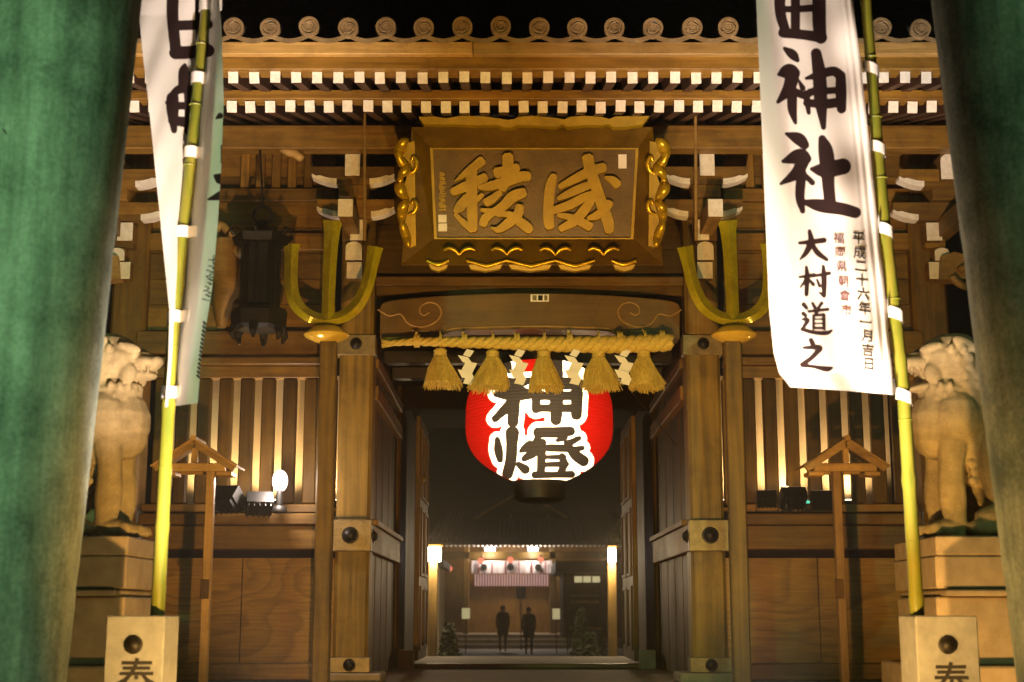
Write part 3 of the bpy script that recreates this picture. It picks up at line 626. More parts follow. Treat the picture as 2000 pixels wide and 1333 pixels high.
for xx in (870, 1200): b.tube([plq(xx, 262, -.05), P(xx, 236, 15.25)], .012, 6)
b.build('hanger', BLACKM, pq)

# ================================================================== straw rope with tassels and paper streamers
YR = GY - .28
rp = thing('straw_rope', 'thick twisted straw rope with five tassels and zigzag papers above the passage', 'rope', P(1035, 668, YR))
axis = smoothline([(764, 671), (812, 668), (905, 669), (1007, 671), (1110, 673), (1208, 673), (1290, 670), (1309, 669)], n=40)
for k in range(3):
    pts, rr = [], []
    for i, (x, y) in enumerate(axis):
        f = i / (len(axis) - 1); R = .028 + .058 * min(1, f * 1.5); a = x / 8.2 + k * 2 * math.pi / 3; c = P(x, y, YR)
        pts.append(c + Vector((0, math.sin(a) * R * .55, math.cos(a) * R * .55))); rr.append(R * .68)
    b = MB(); b.tube(pts, rr, 8); b.build('strand', STRAW, rp, smooth=60)
b = MB(); q = P(1296, 669, YR); b.lathe([(.055, -.05), (.06, 0), (.085, .09), (.07, .092), (.01, .085)], q, 16, 'X'); b.build('cut_end', STRAW, rp, smooth=40)
b = MB(); q = P(768, 671, YR)
for i in range(14): b.tube([q + Vector((.05, rng.uniform(-.01, .01), rng.uniform(-.01, .01))), q + Vector((-.13, rng.uniform(-.05, .05), rng.uniform(-.05, .04)))], [.012, .004], 5)
b.build('frayed_tail', STRAW, rp)
b = MB(); q = [P(748, 663, YR + .09), P(1312, 662, YR + .09)]
b.tube([q[0].lerp(q[1], i / 12) for i in range(13)], [.026 + (.004 if i % 2 else 0) for i in range(13)], 12); b.build('bamboo_rod', BAMBOO, rp, smooth=60)
for xx in (812, 860, 905, 962, 1007, 1062, 1110, 1168, 1208, 1258, 1290):
    b = MB(); c = P(xx, at([(764, 668), (1110, 670), (1309, 667)], xx), YR + .03); big = xx in (812, 905, 1007, 1110, 1208, 1290); w = .035 if big else .016; f = at([(764, .06), (1000, .085), (1309, .1)], xx)
    for i in range(2): b.lathe([(f, -w / 2), (f + .008, -w / 2), (f + .008, w / 2), (f, w / 2)], c + Vector((i * w * .8, 0, .012)), 18, 'X', 1, 1.05, False)
    b.bar(c + Vector((0, -.03, f)), c + Vector((rng.uniform(-.02, .02), -.02, f + rng.uniform(.02, .05))), w * .7, .012, (0, 1, 0)); b.build('tie', STRAW, rp)
def tassel(xx, yn, yb, wb):
    b = MB(); c = P(xx, yn, YR); e = P(xx, yb, YR); H = (c.z - e.z) * rng.uniform(.95, 1.04); R = wb / 2 / 176 * rng.uniform(.92, 1.08); sk = Vector((rng.uniform(-.05, .05), rng.uniform(-.04, .04), 0)); ph = rng.uniform(0, 6)
    b.lathe([(.05, 0), (.068, -.02), (.07, -.06), (.062, -.085), (.075, -.10), (R * .52, -H * .5), (R * .80, -H * .90), (R * .7, -H * .93), (.02, -H * .92)], c, 28)
    for i in range(420):
        a = rng.uniform(0, 2 * math.pi); k = math.sqrt(rng.uniform(.15, 1)); r0 = .066 * k; r1 = R * k * rng.uniform(.88, 1.10) * (1 + .10 * math.sin(3 * a + ph)); hh = H * rng.uniform(.88, 1.06) * (1 + .03 * math.sin(2 * a + ph)); d = Vector((math.cos(a), math.sin(a), 0)); w = rng.uniform(-.12, .12); d2 = Vector((math.cos(a + w), math.sin(a + w), 0))
        b.tube([c + d * r0 * 1.08 + Vector((0, 0, -.09)), c + d * (r0 + (r1 - r0) * .5) * 1.02 + Vector((0, 0, -H * .52)), c + d2 * r1 + sk * k + Vector((0, 0, -hh))], [.006, .0055, .003], 4, False)
    o = b.build('tassel', STRAW, rp); m = MB()
    for z in (-.03, -.07): m.lathe([(.069, z - .008), (.075, z - .008), (.075, z + .008), (.069, z + .008)], c, 20, cap=False)
    m.build('binding', STRAW, o)
for xx, wb in ((860, 76), (962, 76), (1062, 74), (1169, 76), (1257, 74)): tassel(xx, 681 if xx < 900 else 684, 758 if xx < 900 else 764, wb)
def shide(xx):
    b = MB(); y = 682.0; x = xx + 4
    zig = [(xx - 3, xx + 11, 682, 698, 4), (xx - 12, xx + 8, 694, 712, -5), (xx - 6, xx + 16, 706, 730, 5), (xx - 13, xx + 13, 722, 742, -4), (xx - 4, xx + 14, 736, 753, 3)]
    for i, (a0, a1, ya, yb, sl) in enumerate(zig):
        d = .012 * (i % 2) + .004 * i
        pts = [P(a0 + sl, ya, YR - .05 - d), P(a1 + sl, ya + 4, YR - .06 - d), P(a1 - sl, yb, YR - .06 - d), P(a0 - sl, yb - 4, YR - .05 - d)]
        n = [p + Vector((0, .002, 0)) for p in pts]; b.add(pts + n, [(0, 1, 2, 3), (7, 6, 5, 4), (0, 4, 5, 1), (1, 5, 6, 2), (2, 6, 7, 3), (3, 7, 4, 0)])
    b.build('paper_streamer', PAPER, rp)
for xx in (911, 1011, 1119, 1217): shide(xx)

# ================================================================== great red paper lantern
YL = 17.1; LC = P(1053, 800, YL)
SH = [[(365, 80, 90), (420, 150, 100), (450, 210, 60)], [(330, 430, 60), (480, 420, 150), (630, 430, 100)], [(560, 410, 110), (440, 540, 95), (320, 660, 70)], [(490, 420, 130), (490, 560, 120), (485, 690, 105)], [(400, 300, 60), (520, 330, 100), (640, 300, 60)],
      [(700, 330, 85), (700, 450, 85), (700, 570, 85)], [(1080, 330, 110), (1080, 450, 115), (1075, 620, 105)], [(690, 445, 85), (890, 445, 85), (1090, 445, 85)], [(700, 560, 75), (890, 560, 75), (1090, 560, 80)], [(690, 330, 110), (880, 330, 120), (1090, 330, 110)], [(890, 60, 110), (890, 350, 130), (890, 560, 125), (885, 670, 105)], [(1080, 100, 60), (1060, 200, 90)]]
TO = [[(480, 790, 130), (475, 900, 110), (465, 1050, 110), (435, 1170, 105)], [(340, 850, 50), (350, 950, 85), (365, 1040, 60)], [(640, 880, 50), (600, 930, 75), (560, 960, 40)], [(540, 1085, 60), (600, 1130, 90)],
      [(720, 785, 100), (880, 785, 105), (1020, 775, 90)], [(715, 840, 70), (680, 960, 100), (590, 1030, 60)], [(760, 880, 75), (750, 1020, 85), (745, 1170, 80)], [(820, 930, 75), (1010, 935, 75)], [(960, 830, 75), (900, 860, 40)], [(1100, 840, 50), (1000, 890, 70)], [(1130, 930, 50), (1040, 950, 60)], [(980, 880, 50), (1060, 990, 100), (1140, 1050, 105)],
      [(790, 1015, 40), (960, 1015, 50)], [(800, 1085, 50), (980, 1080, 60)], [(940, 1010, 70), (960, 1080, 75), (930, 1160, 70)], [(690, 1180, 70), (870, 1180, 60), (1030, 1175, 70)]]
LS = strokes(SH + TO, 900, 680, 4.762)
ZT, ZBm = PZ(714, YL) - LC.z, PZ(941, YL) - LC.z; HM = (ZT - ZBm) / 2; ZM = (ZT + ZBm) / 2
RM = PX(1196, 790, YL) - LC.x
lt = thing('paper_lantern', 'giant glowing red paper lantern with black characters on white hanging in the gate passage', 'lantern', LC + Vector((0, 0, ZBm - .25)))
nu, nv = 300, 220; V, INK = [], []
for j in range(nv + 1):
    f = -1 + 2 * j / nv; g = math.sin(f * math.pi / 2 * .93); z = ZM + HM * f
    r = RM * (1 - (abs(f) ** 2.9 * .66 if f < 0 else abs(f) ** 3.4 * .5)) * (1 + .010 * abs(math.cos(j / nv * math.pi * 36)) - .006)
    for i in range(nu):
        a = 2 * math.pi * i / nu; V.append(LC + Vector((math.sin(a) * r, -math.cos(a) * r, z)))
cs = []
for v in V:                                      # flat print: project each paper point to the drawing on the front
    t = v - Vector((0, 0, EYE)); dep = t.y * CT + t.z * ST
    cs.append((CX + F * t.x / dep, CY - F * (-t.y * ST + t.z * CT) / dep) if v.y < LC.y else (-500, -500))
INK = sdf(LS, np.array(cs)); b = MB(); b.add(V, [(j * nu + i, j * nu + (i + 1) % nu, (j + 1) * nu + (i + 1) % nu, (j + 1) * nu + i) for j in range(nv) for i in range(nu)])
me, c = b.mesh('paper_body', LANTERN, 0, True); at_ = me.attributes.new('ink', 'FLOAT', 'POINT'); at_.data.foreach_set('value', np.array(INK, dtype=np.float32)); put('paper_body', me, c, lt)
rc = PX(1103, 950, YL) - LC.x
b = MB(); b.lathe([(rc * 1.0, ZBm - .20), (rc * 1.02, ZBm + .04), (rc * .9, ZBm + .045)], LC, 32); b.build('lower_ring', BRONZE, lt, smooth=True)
b = MB(); b.lathe([(rc * .3, ZBm - .27), (rc * .8, ZBm - .25), (rc * 1.02, ZBm - .21), (rc * 1.02, ZBm - .19)], LC, 32); b.build('lower_boss', BRONZE, lt, smooth=True)
b = MB(); b.lathe([(RM * .505, ZT - .02), (RM * .515, ZT + .10), (RM * .2, ZT + .12)], LC, 32); b.tube([LC + Vector((0, 0, ZT + .1)), LC + Vector((0, 0, ZT + .5))], .03, 8); b.build('upper_ring', BRONZE, lt, smooth=True)
lo = light('lantern_bulb', 'POINT', LC + Vector((0, -.40, ZM - .02)), 230, (1, .80, .52), radius=.12); lo.parent = lt; lo.location -= ORIGIN[lt]

# ================================================================== gilt tridents on posts
for s in (-1, 1):
    Y = 15.3
    def tq(x, y, dy=0): r = P(x, y, Y + dy); r.x = MX(r.x, s); return r
    t = thing('trident_post', 'gilt three pronged spear head on a timber post beside the %s main pillar' % ('left' if s < 0 else 'right'), 'trident', Vector((tq(636, 900).x, Y, PLAT)), 'tridents flanking the passage')
    def blade(pts, ws, name):
        q = smoothline([(x, y, w) for (x, y), w in zip(pts, ws)], n=6); b = MB(); n = len(q); vs = []
        for i in range(n):
            d = q[min(i + 1, n - 1), :2] - q[max(i - 1, 0), :2]; d /= np.linalg.norm(d); nx, ny = -d[1], d[0]; w = q[i, 2] * .44; x, y = q[i, :2]
            vs += [tq(x + nx * w, y + ny * w), tq(x, y, -.12), tq(x - nx * w, y - ny * w), tq(x, y, .06)]
        fs = [(4 * i + j, 4 * i + (j + 1) % 4, 4 * i + 4 + (j + 1) % 4, 4 * i + 4 + j) for i in range(n - 1) for j in range(4)] + [(0, 1, 2, 3), (4 * n - 1, 4 * n - 2, 4 * n - 3, 4 * n - 4)]
        b.add(vs, fs); return b.build(name, TRI, t)
    blade([(570, 476), (569, 500), (569, 560), (580, 596), (606, 618), (638, 625), (670, 618), (698, 596), (716, 560), (726, 520), (733, 482)], [38, 31, 30, 30, 28, 26, 28, 30, 29, 28, 36], 'side_prongs')
    blade([(650, 431), (648, 460), (644, 520), (640, 625)], [44, 34, 30, 28], 'centre_prong')
    c = tq(638, 655); b = MB(); b.lathe([(.02, .10), (.15, .085), (.235, .02), (.25, 0), (.235, -.025), (.12, -.08), (.02, -.09)], c, 28); b.build('gilt_collar', GLAREG, t, smooth=60)
    wbox('post', WP, tq(619, 950).x, tq(652, 950).x, Y - .08, Y + .08, PLAT + .003, c.z - .07, .015, t)

# ================================================================== gabled sign posts in front of the wings
for s in (-1, 1):
    Y = 14.1
    xm, xp = (380, 403) if s < 0 else (1652, 1643)
    t = thing('gabled_post', 'slim timber post with a small open gable roof before the %s lattice window' % ('left' if s < 0 else 'right'), 'post', Vector((PX(xp, 1100, Y), Y, 0)), 'gabled posts before the lattice windows')
    wbox('post', WLZ, PX(xp - 8, 1100, Y), PX(xp + 8, 1100, Y), Y + .02, Y + .11, .26, PZ(918, Y), .006, t)
    b = MB(); b.box(PX(xp - 40, 1310, Y), PX(xp + 40, 1310, Y), Y - .15, Y + .35, 0.004, .26); b.build('foot_stone', STONE, t, .02)
    wbox('brace', WDZ, PX(xp - 12, 1140, Y), PX(xp + 5, 1140, Y), Y + .0, Y + .018, PZ(1170, Y), PZ(1132, Y), .004, t)
    for dy in (0, .34):
        for k in (-1, 1): b = MB(); b.bar(P(xm, 866, Y + dy), P(xm + k * 78, 916, Y + dy), .07, .055, (0, 1, 0)); b.build('gable_rafter', WL, t, .004)
    wbox('tie_beam', WL, PX(xm - 62, 912, Y), PX(xm + 60, 912, Y), Y - .012, Y + .05, PZ(921, Y), PZ(905, Y), .006, t)
    wbox('tie_beam', WL, PX(xm - 62, 912, Y), PX(xm + 60, 912, Y), Y + .31, Y + .37, PZ(921, Y), PZ(905, Y), .006, t)
    wbox('king_post', WLZ, PX(xm - 6, 890, Y), PX(xm + 6, 890, Y), Y - .006, Y + .04, PZ(904, Y), PZ(876, Y), .004, t)
    for k in (-1, 1):
        b = MB(); b.bar(P(xm, 858, Y) + Vector((0, .17, 0)), P(xm + k * 84, 912, Y) + Vector((0, .17, 0)), .46, .022, (-k * .55, 0, 1)); b.build('roof_board', WL, t, .003)
    b = MB(); q = P(xm, 857, Y); b.tube([q + Vector((0, -.08, 0)), q + Vector((0, .42, 0))], .03, 8); b.build('ridge_pole', WL, t, smooth=60)
    wbox('eave_bar', WL, PX(xm - 70, 930, Y), PX(xm - 40, 930, Y), Y + .05, Y + .3, PZ(928, Y), PZ(920, Y), .004, t)
    wbox('eave_bar', WL, PX(xm + 40, 930, Y), PX(xm + 70, 930, Y), Y + .05, Y + .3, PZ(928, Y), PZ(920, Y), .004, t)

# ================================================================== dark hanging bronze lantern
Y = 15.25; c = P(508, 560, Y)
t = thing('hanging_lantern', 'dark six sided bronze lantern hanging before the left wing', 'lantern', P(508, 668, Y))
zr = lambda y: PZ(y, Y) - c.z
b = MB(); b.lathe([(.20, zr(600)), (.20, zr(472))], c, 6); b.build('body', BRONZE, t)
b = MB(); b.lathe([(.03, zr(430)), (.06, zr(440)), (.12, zr(452)), (.30, zr(470)), (.33, zr(464)), (.30, zr(480)), (.05, zr(480))], c, 6); b.build('roof', BRONZE, t)
b = MB(); b.lathe([(.29, zr(604)), (.31, zr(612)), (.30, zr(640)), (.24, zr(646))], c, 6); b.build('base', BRONZE, t)
for i in range(6):
    a = math.pi / 3 * i + .5; d = Vector((math.cos(a), math.sin(a), 0))
    b = MB(); b.tube([c + d * .27 + Vector((0, 0, zr(640))), c + d * .30 + Vector((0, 0, zr(655))), c + d * .27 + Vector((0, 0, zr(668)))], [.05, .04, .015], 6); b.build('leg', BRONZE, t)
    b = MB(); b.tube([c + d * .31 + Vector((0, 0, zr(466))), c + d * .35 + Vector((0, 0, zr(458))), c + d * .33 + Vector((0, 0, zr(452)))], [.02, .02, .015], 6); b.build('roof_curl', BRONZE, t)
    b = MB(); dd = Vector((math.cos(a + math.pi / 6), math.sin(a + math.pi / 6), 0)); b.tube([c + d * .215 + Vector((0, 0, zr(600))), c + d * .215 + Vector((0, 0, zr(472)))], .015, 6); b.build('corner_rod', BRONZE, t)
b = MB(); R = .10; rc_ = c + Vector((0, 0, zr(420))); b.tube([rc_ + Vector((math.cos(a) * R, 0, math.sin(a) * R)) for a in np.linspace(0, 2 * math.pi, 25)], .018, 6); b.build('ring', BRONZE, t)
b = MB(); b.tube([c + Vector((0, 0, zr(402))), P(508, 292, Y)], .012, 6); b.build('chain', BRONZE, t)

# ================================================================== printed lettering from the built-in font
_gl = {}
def glyph(ch, bold=0.0):
    """flat glyph mesh in a unit box: points and faces"""
    if (ch, bold) not in _gl:
        cu = bpy.data.curves.new('glyph', 'FONT'); cu.body = ch; cu.size = 1.0; cu.resolution_u = 3; cu.offset = bold
        o = bpy.data.objects.new('glyph', cu); COL.objects.link(o); me = o.to_mesh()
        v = np.array([x.co[:2] for x in me.vertices]) if len(me.vertices) else np.zeros((0, 2)); f = [tuple(p.vertices) for p in me.polygons]
        o.to_mesh_clear(); bpy.data.objects.remove(o); bpy.data.curves.remove(cu)
        if len(v): lo, hi = v.min(0), v.max(0); v = v - (lo + hi) / 2
        _gl[(ch, bold)] = (v, f)
    return _gl[(ch, bold)]

# ================================================================== stone sockets, bamboo poles, tall white banners
YP = 10.0
def pole_x(s, y):
    return at([(-400, 444), (0, 405), (150, 388), (300, 374), (455, 357), (620, 342), (770, 330), (1210, 307)], y) if s < 0 else at([(-400, 1660), (0, 1691), (150, 1703), (300, 1715), (445, 1728), (610, 1748), (770, 1765), (1210, 1792)], y)
for s in (-1, 1):
    side = 'left' if s < 0 else 'right'
    xa, xb = (205, 320) if s < 0 else (1790, 1912)
    X0, X1 = PX(xa, 1260, 9.82), PX(xb, 1260, 9.82); zt_ = PZ(1203, 9.82)
    t = thing('socket_stone', 'square granite post with a metal boss holding the %s banner pole' % side, 'stone post', Vector(((X0 + X1) / 2, 10.0, 0)), 'stone posts holding the banner poles')
    b = MB(); b.box(X0, X1, 9.82, 10.24, 0.004, zt_); b.build('block', PALEST, t, .008)
    boss((PX(260 if s < 0 else 1852, 1260, 9.8), 9.818, PZ(1260, 9.8)), .05, t)
    gv, gf = glyph('奉', .012); cx_, cy_ = (265, 1322) if s < 0 else (1860, 1330)
    b = MB(); q = P(cx_, cy_, 9.8); b.add([(q.x + x * .26, 9.815, q.z + y * .26) for x, y in gv], gf); b.build('carved_character', BLACKI, t)
    # bamboo
    pl = MB(); ys = list(np.linspace(1210, -400, 90)); pts = [P(pole_x(s, y), y, YP + .02) for y in ys]; rad = []
    nodes_y = np.arange(1150, -420, -118) + (25 if s > 0 else 0)
    for i, y in enumerate(ys): rad.append((.036 + .013 * (y + 400) / 1600) * (1.0 + .13 * math.exp(-(min(abs(nodes_y - y)) / 6.0) ** 2)))
    pl.tube(pts, rad, 16)
    po = pl.build('bamboo_pole', BAMBOO, None, smooth=70); tag(po, 'green yellow bamboo banner pole standing in the %s stone post' % side, 'pole', 'bamboo banner poles')
    for ny in nodes_y:
        q = P(pole_x(s, ny), ny, YP + .02); b = MB(); b.lathe([(.044, -.006), (.051, 0), (.044, .006)], q, 16, cap=False); b.build('node_ring', BAMBOO, po)
# ---- right banner: surface from its edges, hung from the pole by loops
RL = [(-400, 1468), (0, 1477), (300, 1490), (600, 1502), (690, 1511), (730, 1522), (752, 1540), (775, 1556)]
RR = [(-400, 1612), (0, 1665), (130, 1682), (300, 1700), (450, 1715), (610, 1732), (775, 1746)]
def right_cloth(x, y, off=0.0):
    f = (x - at(RL, y)) / max(1, at(RR, y) - at(RL, y))
    Y = YP - .10 + .05 * math.sin(f * 5 + y / 260) + .03 * math.sin(f * 11 - y / 140) + .05 * max(0, f - .82) * math.sin(f * 95) - .10 * max(0, .25 - f) * 2 + .008 * math.sin((x + y * .55) / 15.0) * max(0, f - .35) + .005 * math.sin((x * .6 - y * .35) / 11.0 + 2) * (1 - abs(f - .5)) + .02 * math.cos((y - 132) / 158 * 2 * math.pi) * f * f
    return P(x, y, Y - off)
DA = strokes([[(250, -260, 80), (245, 60, 72), (285, 215, 60)], [(500, -260, 90), (500, 130, 90), (510, 250, 75)], [(265, 215, 65), (400, 228, 65), (515, 245, 75)], [(250, 62, 40), (370, 60, 45), (500, 50, 50)], [(345, -260, 60), (345, 80, 62), (345, 215, 60)], [(240, -260, 70), (370, -262, 70), (510, -260, 70)],
     [(275, 318, 25), (325, 355, 62), (358, 393, 30)], [(235, 487, 20), (300, 465, 95), (345, 475, 60)], [(330, 480, 90), (300, 580, 80), (232, 665, 25)], [(325, 600, 65), (325, 710, 62), (345, 800, 25)], [(330, 590, 45), (400, 620, 52), (470, 590, 45)], [(365, 520, 12), (392, 575, 38)],
     [(480, 350, 70), (500, 480, 88), (510, 650, 86), (528, 830, 35)], [(415, 512, 20), (500, 488, 55), (590, 465, 62), (640, 495, 66)], [(640, 495, 66), (642, 600, 74), (645, 710, 62)], [(418, 640, 45), (432, 735, 28)], [(440, 600, 45), (530, 595, 45), (620, 588, 45)], [(420, 672, 50), (540, 678, 62), (640, 665, 62)],
     [(285, 872, 20), (365, 905, 80), (405, 945, 60)], [(265, 1052, 25), (370, 1020, 100), (420, 1035, 60)], [(400, 1040, 85), (350, 1130, 75), (250, 1198, 20)], [(385, 1130, 65), (375, 1280, 62), (392, 1375, 35)], [(410, 1145, 35), (455, 1190, 38)], [(520, 905, 50), (545, 1000, 100), (560, 1200, 82), (570, 1310, 78)], [(450, 1102, 25), (540, 1108, 100), (655, 1085, 105)], [(405, 1318, 35), (510, 1340, 85), (650, 1362, 82), (735, 1385, 75)]], 1450, 0, 3.333)
OM = strokes([[(205, 250, 22), (290, 242, 34), (365, 232, 36)], [(270, 172, 25), (280, 240, 42), (250, 310, 36), (208, 358, 12)], [(282, 245, 24), (320, 310, 38), (382, 358, 26)],
     [(205, 472, 16), (300, 460, 30)], [(250, 407, 20), (255, 470, 34), (250, 585, 28)], [(250, 485, 25), (210, 540, 12)], [(272, 492, 16), (295, 520, 26)], [(312, 462, 20), (400, 447, 26)], [(360, 402, 22), (365, 480, 38), (365, 590, 30)], [(365, 595, 26), (335, 572, 12)], [(320, 490, 16), (336, 530, 22)],
     [(232, 650, 30), (250, 672, 26)], [(290, 642, 20), (305, 670, 24)], [(350, 642, 25), (322, 680, 16)], [(265, 696, 20), (390, 682, 24)], [(320, 690, 24), (310, 720, 22)], [(296, 722, 18), (296, 808, 20)], [(296, 722, 16), (362, 717, 20)], [(364, 717, 24), (365, 808, 24)], [(300, 747, 13), (360, 745, 13)], [(300, 775, 13), (360, 773, 13)], [(296, 803, 18), (365, 803, 18)], [(230, 710, 30), (245, 722, 24)], [(225, 747, 16), (258, 752, 28), (238, 788, 24), (225, 808, 22)], [(222, 812, 26), (300, 832, 28), (380, 836, 30), (415, 820, 18)],
     [(280, 882, 32), (290, 905, 36)], [(232, 932, 20), (330, 930, 36), (340, 948, 26)], [(335, 945, 36), (280, 1000, 32), (222, 1042, 32)], [(222, 1046, 28), (300, 1055, 25), (380, 1070, 38), (418, 1062, 16)]], 1500, 400, 3.333)
def cloth_object(name, fn, ss, ntop, nx, ny, edges, bottom, label):
    V, px = [], []
    for j in range(ny + 1):
        for i in range(nx + 1):
            f = i / nx; yb = bottom(f); y = ntop + (yb - ntop) * j / ny; xl, xr = edges(y); x = xl + (xr - xl) * f; V.append(fn(x, y)); px.append((x, y))
    b = MB(); b.add(V, [(j * (nx + 1) + i, j * (nx + 1) + i + 1, (j + 1) * (nx + 1) + i + 1, (j + 1) * (nx + 1) + i) for j in range(ny) for i in range(nx)])
    me, c = b.mesh(name, BANNER, 0, True); a = me.attributes.new('ink', 'FLOAT', 'POINT'); a.data.foreach_set('value', sdf(ss, np.array(px)).astype(np.float32))
    return me, c
t = thing('white_banner', 'tall white banner with large black brush characters on the right bamboo pole', 'banner', P(1760, 772, YP), 'tall white banners')
me, c = cloth_object('cloth', right_cloth, DA + OM, -400, 110, 420, lambda y: (at(RL, y), at(RR, y)), lambda f: 757 + 15 * f ** 1.3, '')
put('cloth', me, c, t)
for col, x0, x1, y0, y1, size, nm in (('平成二十六年一月吉日', 1677, 1697, 466, 712, 26, 'date_character'), ('福岡県朝倉市', 1638, 1653, 466, 606, 22, 'address_character')):
    n = len(col); inkm = mat('faded_ink', (0.10, 0.035, 0.03), .8) if size < 25 else BLACKI
    for i, ch in enumerate(col):
        b = MB()
        f = i / (n - 1); gv, gf = glyph(ch, .012 if size < 25 else .012); xx, yy = x0 + (x1 - x0) * f, y0 + (y1 - y0) * f
        b.add([right_cloth(xx + x * size, yy - y * size + x * 2.5, .007) for x, y in gv], gf); b.build(nm, inkm, t)
def loop(par, s, y, dx, dyp):
    """cloth loop from the banner edge round the pole"""
    b = MB(); xp = pole_x(s, y); q = P(xp, y, YP + .02); r = .056; L, R = [], []
    e = P(xp + dx, y - dyp, YP - .06); h = .042
    ring = [q + Vector((math.cos(a) * r * (-1 if s > 0 else 1), -math.sin(a) * r, 0)) for a in np.linspace(-.4, math.pi + .4, 14)]
    path = [e] + ring if s > 0 else ring + [e]
    n = len(path)
    for i, p in enumerate(path):
        tilt = (-.45 if s > 0 else 0) * (p.x - q.x); L.append(p + Vector((0, 0, h + tilt))); R.append(p + Vector((0, 0, -h + tilt)))
    b.strip(L, R, Vector((0, .004, .001))); b.build('loop', CLOTHW, par)
for y in (-160, 132, 286, 446, 610, 770): loop(t, 1, y + 6, -(pole_x(1, y) - at(RR, y)) + 2, 14)
# ---- left banner: twisted, its lit face left of the pole, the turned part right of it
LL = [(-400, 268), (0, 275), (30, 272), (100, 278), (200, 290), (330, 303), (500, 320), (610, 331), (700, 329), (800, 322)]
LR = [(-400, 425), (0, 428), (60, 433), (200, 437), (330, 432), (440, 425), (560, 415), (640, 402), (700, 393), (800, 385)]
def left_cloth(x, y, off=0.0):
    xp = pole_x(-1, y) + 3
    if x <= xp: f = (xp - x) / max(6, xp - at(LL, y)); Y = YP + .12 - .42 * f + .03 * math.sin(f * 4 + y / 170) + .014 * math.sin((x * 1.3 + y * .5) / 13.0)
    else: f = (x - xp) / max(6, at(LR, y) - xp); Y = YP + .12 - .50 * f + .02 * math.sin(y / 90 + f * 5)
    return P(x, y, Y - off)
DL = strokes([[(295, -150, 80), (290, 100, 78), (310, 330, 72)], [(310, 345, 85), (400, 342, 85), (520, 330, 85)], [(300, 168, 65), (400, 165, 65), (520, 160, 65)], [(475, -150, 85), (480, 150, 85), (490, 340, 80)],
     [(370, 425, 25), (365, 470, 72), (372, 550, 90)], [(290, 640, 80), (290, 720, 80), (300, 850, 40)], [(250, 670, 20), (320, 590, 55), (400, 575, 60)], [(280, 690, 50), (400, 690, 50)], [(290, 785, 60), (400, 800, 70)], [(400, 540, 80), (410, 700, 85), (400, 850, 70)],
     [(570, 775, 8), (600, 755, 40)], [(565, 1145, 20), (600, 1165, 70)], [(520, 1300, 12), (600, 1275, 60)], [(610, 950, 14), (612, 1060, 18)]], 250, 0, 3.332)
DL += [[(412 + rng.uniform(-5, 8) - (y - 510) * .16, y, 3), (420 + rng.uniform(-4, 5) - (y - 510) * .16, y + rng.uniform(-2, 5), 2.5)] for y in np.arange(500, 585, 4)] + [[(398 - (y - 630) * .12, y, 5), (402 - (y - 630) * .12, y + 4, 4)] for y in np.arange(630, 740, 8)]
t = thing('white_banner', 'twisted white banner on the left bamboo pole, half of it turned away from the light', 'banner', P(350, 790, YP), 'tall white banners')
me, c = cloth_object('cloth', left_cloth, DL, -400, 110, 420, lambda y: (at(LL, y), at(LR, y)), lambda f: 796 - 8 * f, ''); put('cloth', me, c, t)
for y in (14, 155, 300, 455, 620, 768): loop(t, -1, y, 30, 4)

# ================================================================== torii: two leaning stone pillars, cross bars above the frame
tz = 7.4; to = thing('torii', 'tall greenish stone torii whose leaning pillars frame the view', 'torii', (XC - .02, 8.5, 0))
for s in (-1, 1):
    a = Vector((-3.20, 8.5, 0)) if s < 0 else Vector((3.56, 8.5, 0)); e = Vector((-2.72, 8.5, tz)) if s < 0 else Vector((3.02, 8.5, tz)); n = 40
    cuts = [0, .24, .515, .80, 1.0]
    for i in range(4):
        f0, f1 = cuts[i], cuts[i + 1]; k = 14; pts, rr = [], []
        for j in range(k + 1):
            f = f0 + (f1 - f0) * j / k; pts.append(a.lerp(e, f)); rr.append((.52 - .07 * f) * (1 - (.012 if j in (0, k) else 0)))
        b = MB(); b.tube(pts, rr, 48); b.build('pillar_drum', TORII, to, smooth=50)
    b = MB(); b.lathe([(.78, .003), (.80, .1), (.74, .28), (.60, .36)], a, 40); b.build('pillar_base', STONE, to, smooth=40)
b = MB(); b.box(XC - 3.6, XC + 3.6, 8.28, 8.72, 6.35, 6.85); b.build('tie_beam', TORII, to, .02)
b = MB(); top_ = smoothline([(XC - 4.6, tz + .35), (XC, tz), (XC + 4.6, tz + .35)], n=8); b.prism([tuple(p) for p in top_] + [(x, z + .62) for x, z in top_[::-1]], 8.15, 8.85); b.build('top_lintel', TORII, to, .02)
b = MB()                                         # black inscription on the near face of the left pillar
ins = [[(24, 42, 3), (33, 38, 5)], [(24, 50, 3), (34, 47, 5)], [(10, 62, 3), (14, 60, 4), (43, 63, 6)], [(10, 62, 3), (4, 80, 4), (10, 90, 3)], [(3, 122, 3), (9, 112, 4), (17, 103, 6)], [(8, 128, 3), (30, 127, 7)], [(6, 172, 3), (16, 170, 4), (20, 176, 4), (12, 182, 3)], [(7, 172, 3), (5, 190, 4), (2, 202, 3)], [(1, 250, 3), (8, 255, 4), (13, 262, 4)]]
def on_pillar(x, y):
    r0 = P(x, y, 8.5); f = r0.z / tz; cxp = -3.20 + .48 * f; R = .52 - .07 * f; Yq = 8.5
    for _ in range(6): q = P(x, y, Yq); dx = q.x - cxp; Yq = 8.5 - math.sqrt(max(1e-4, (R + .003) ** 2 - dx * dx))
    return P(x, y, Yq)
for q in ins: stroke_mesh(b, q, on_pillar, Vector((0, .006, 0)))
b.build('inscription', BLACKI, to)

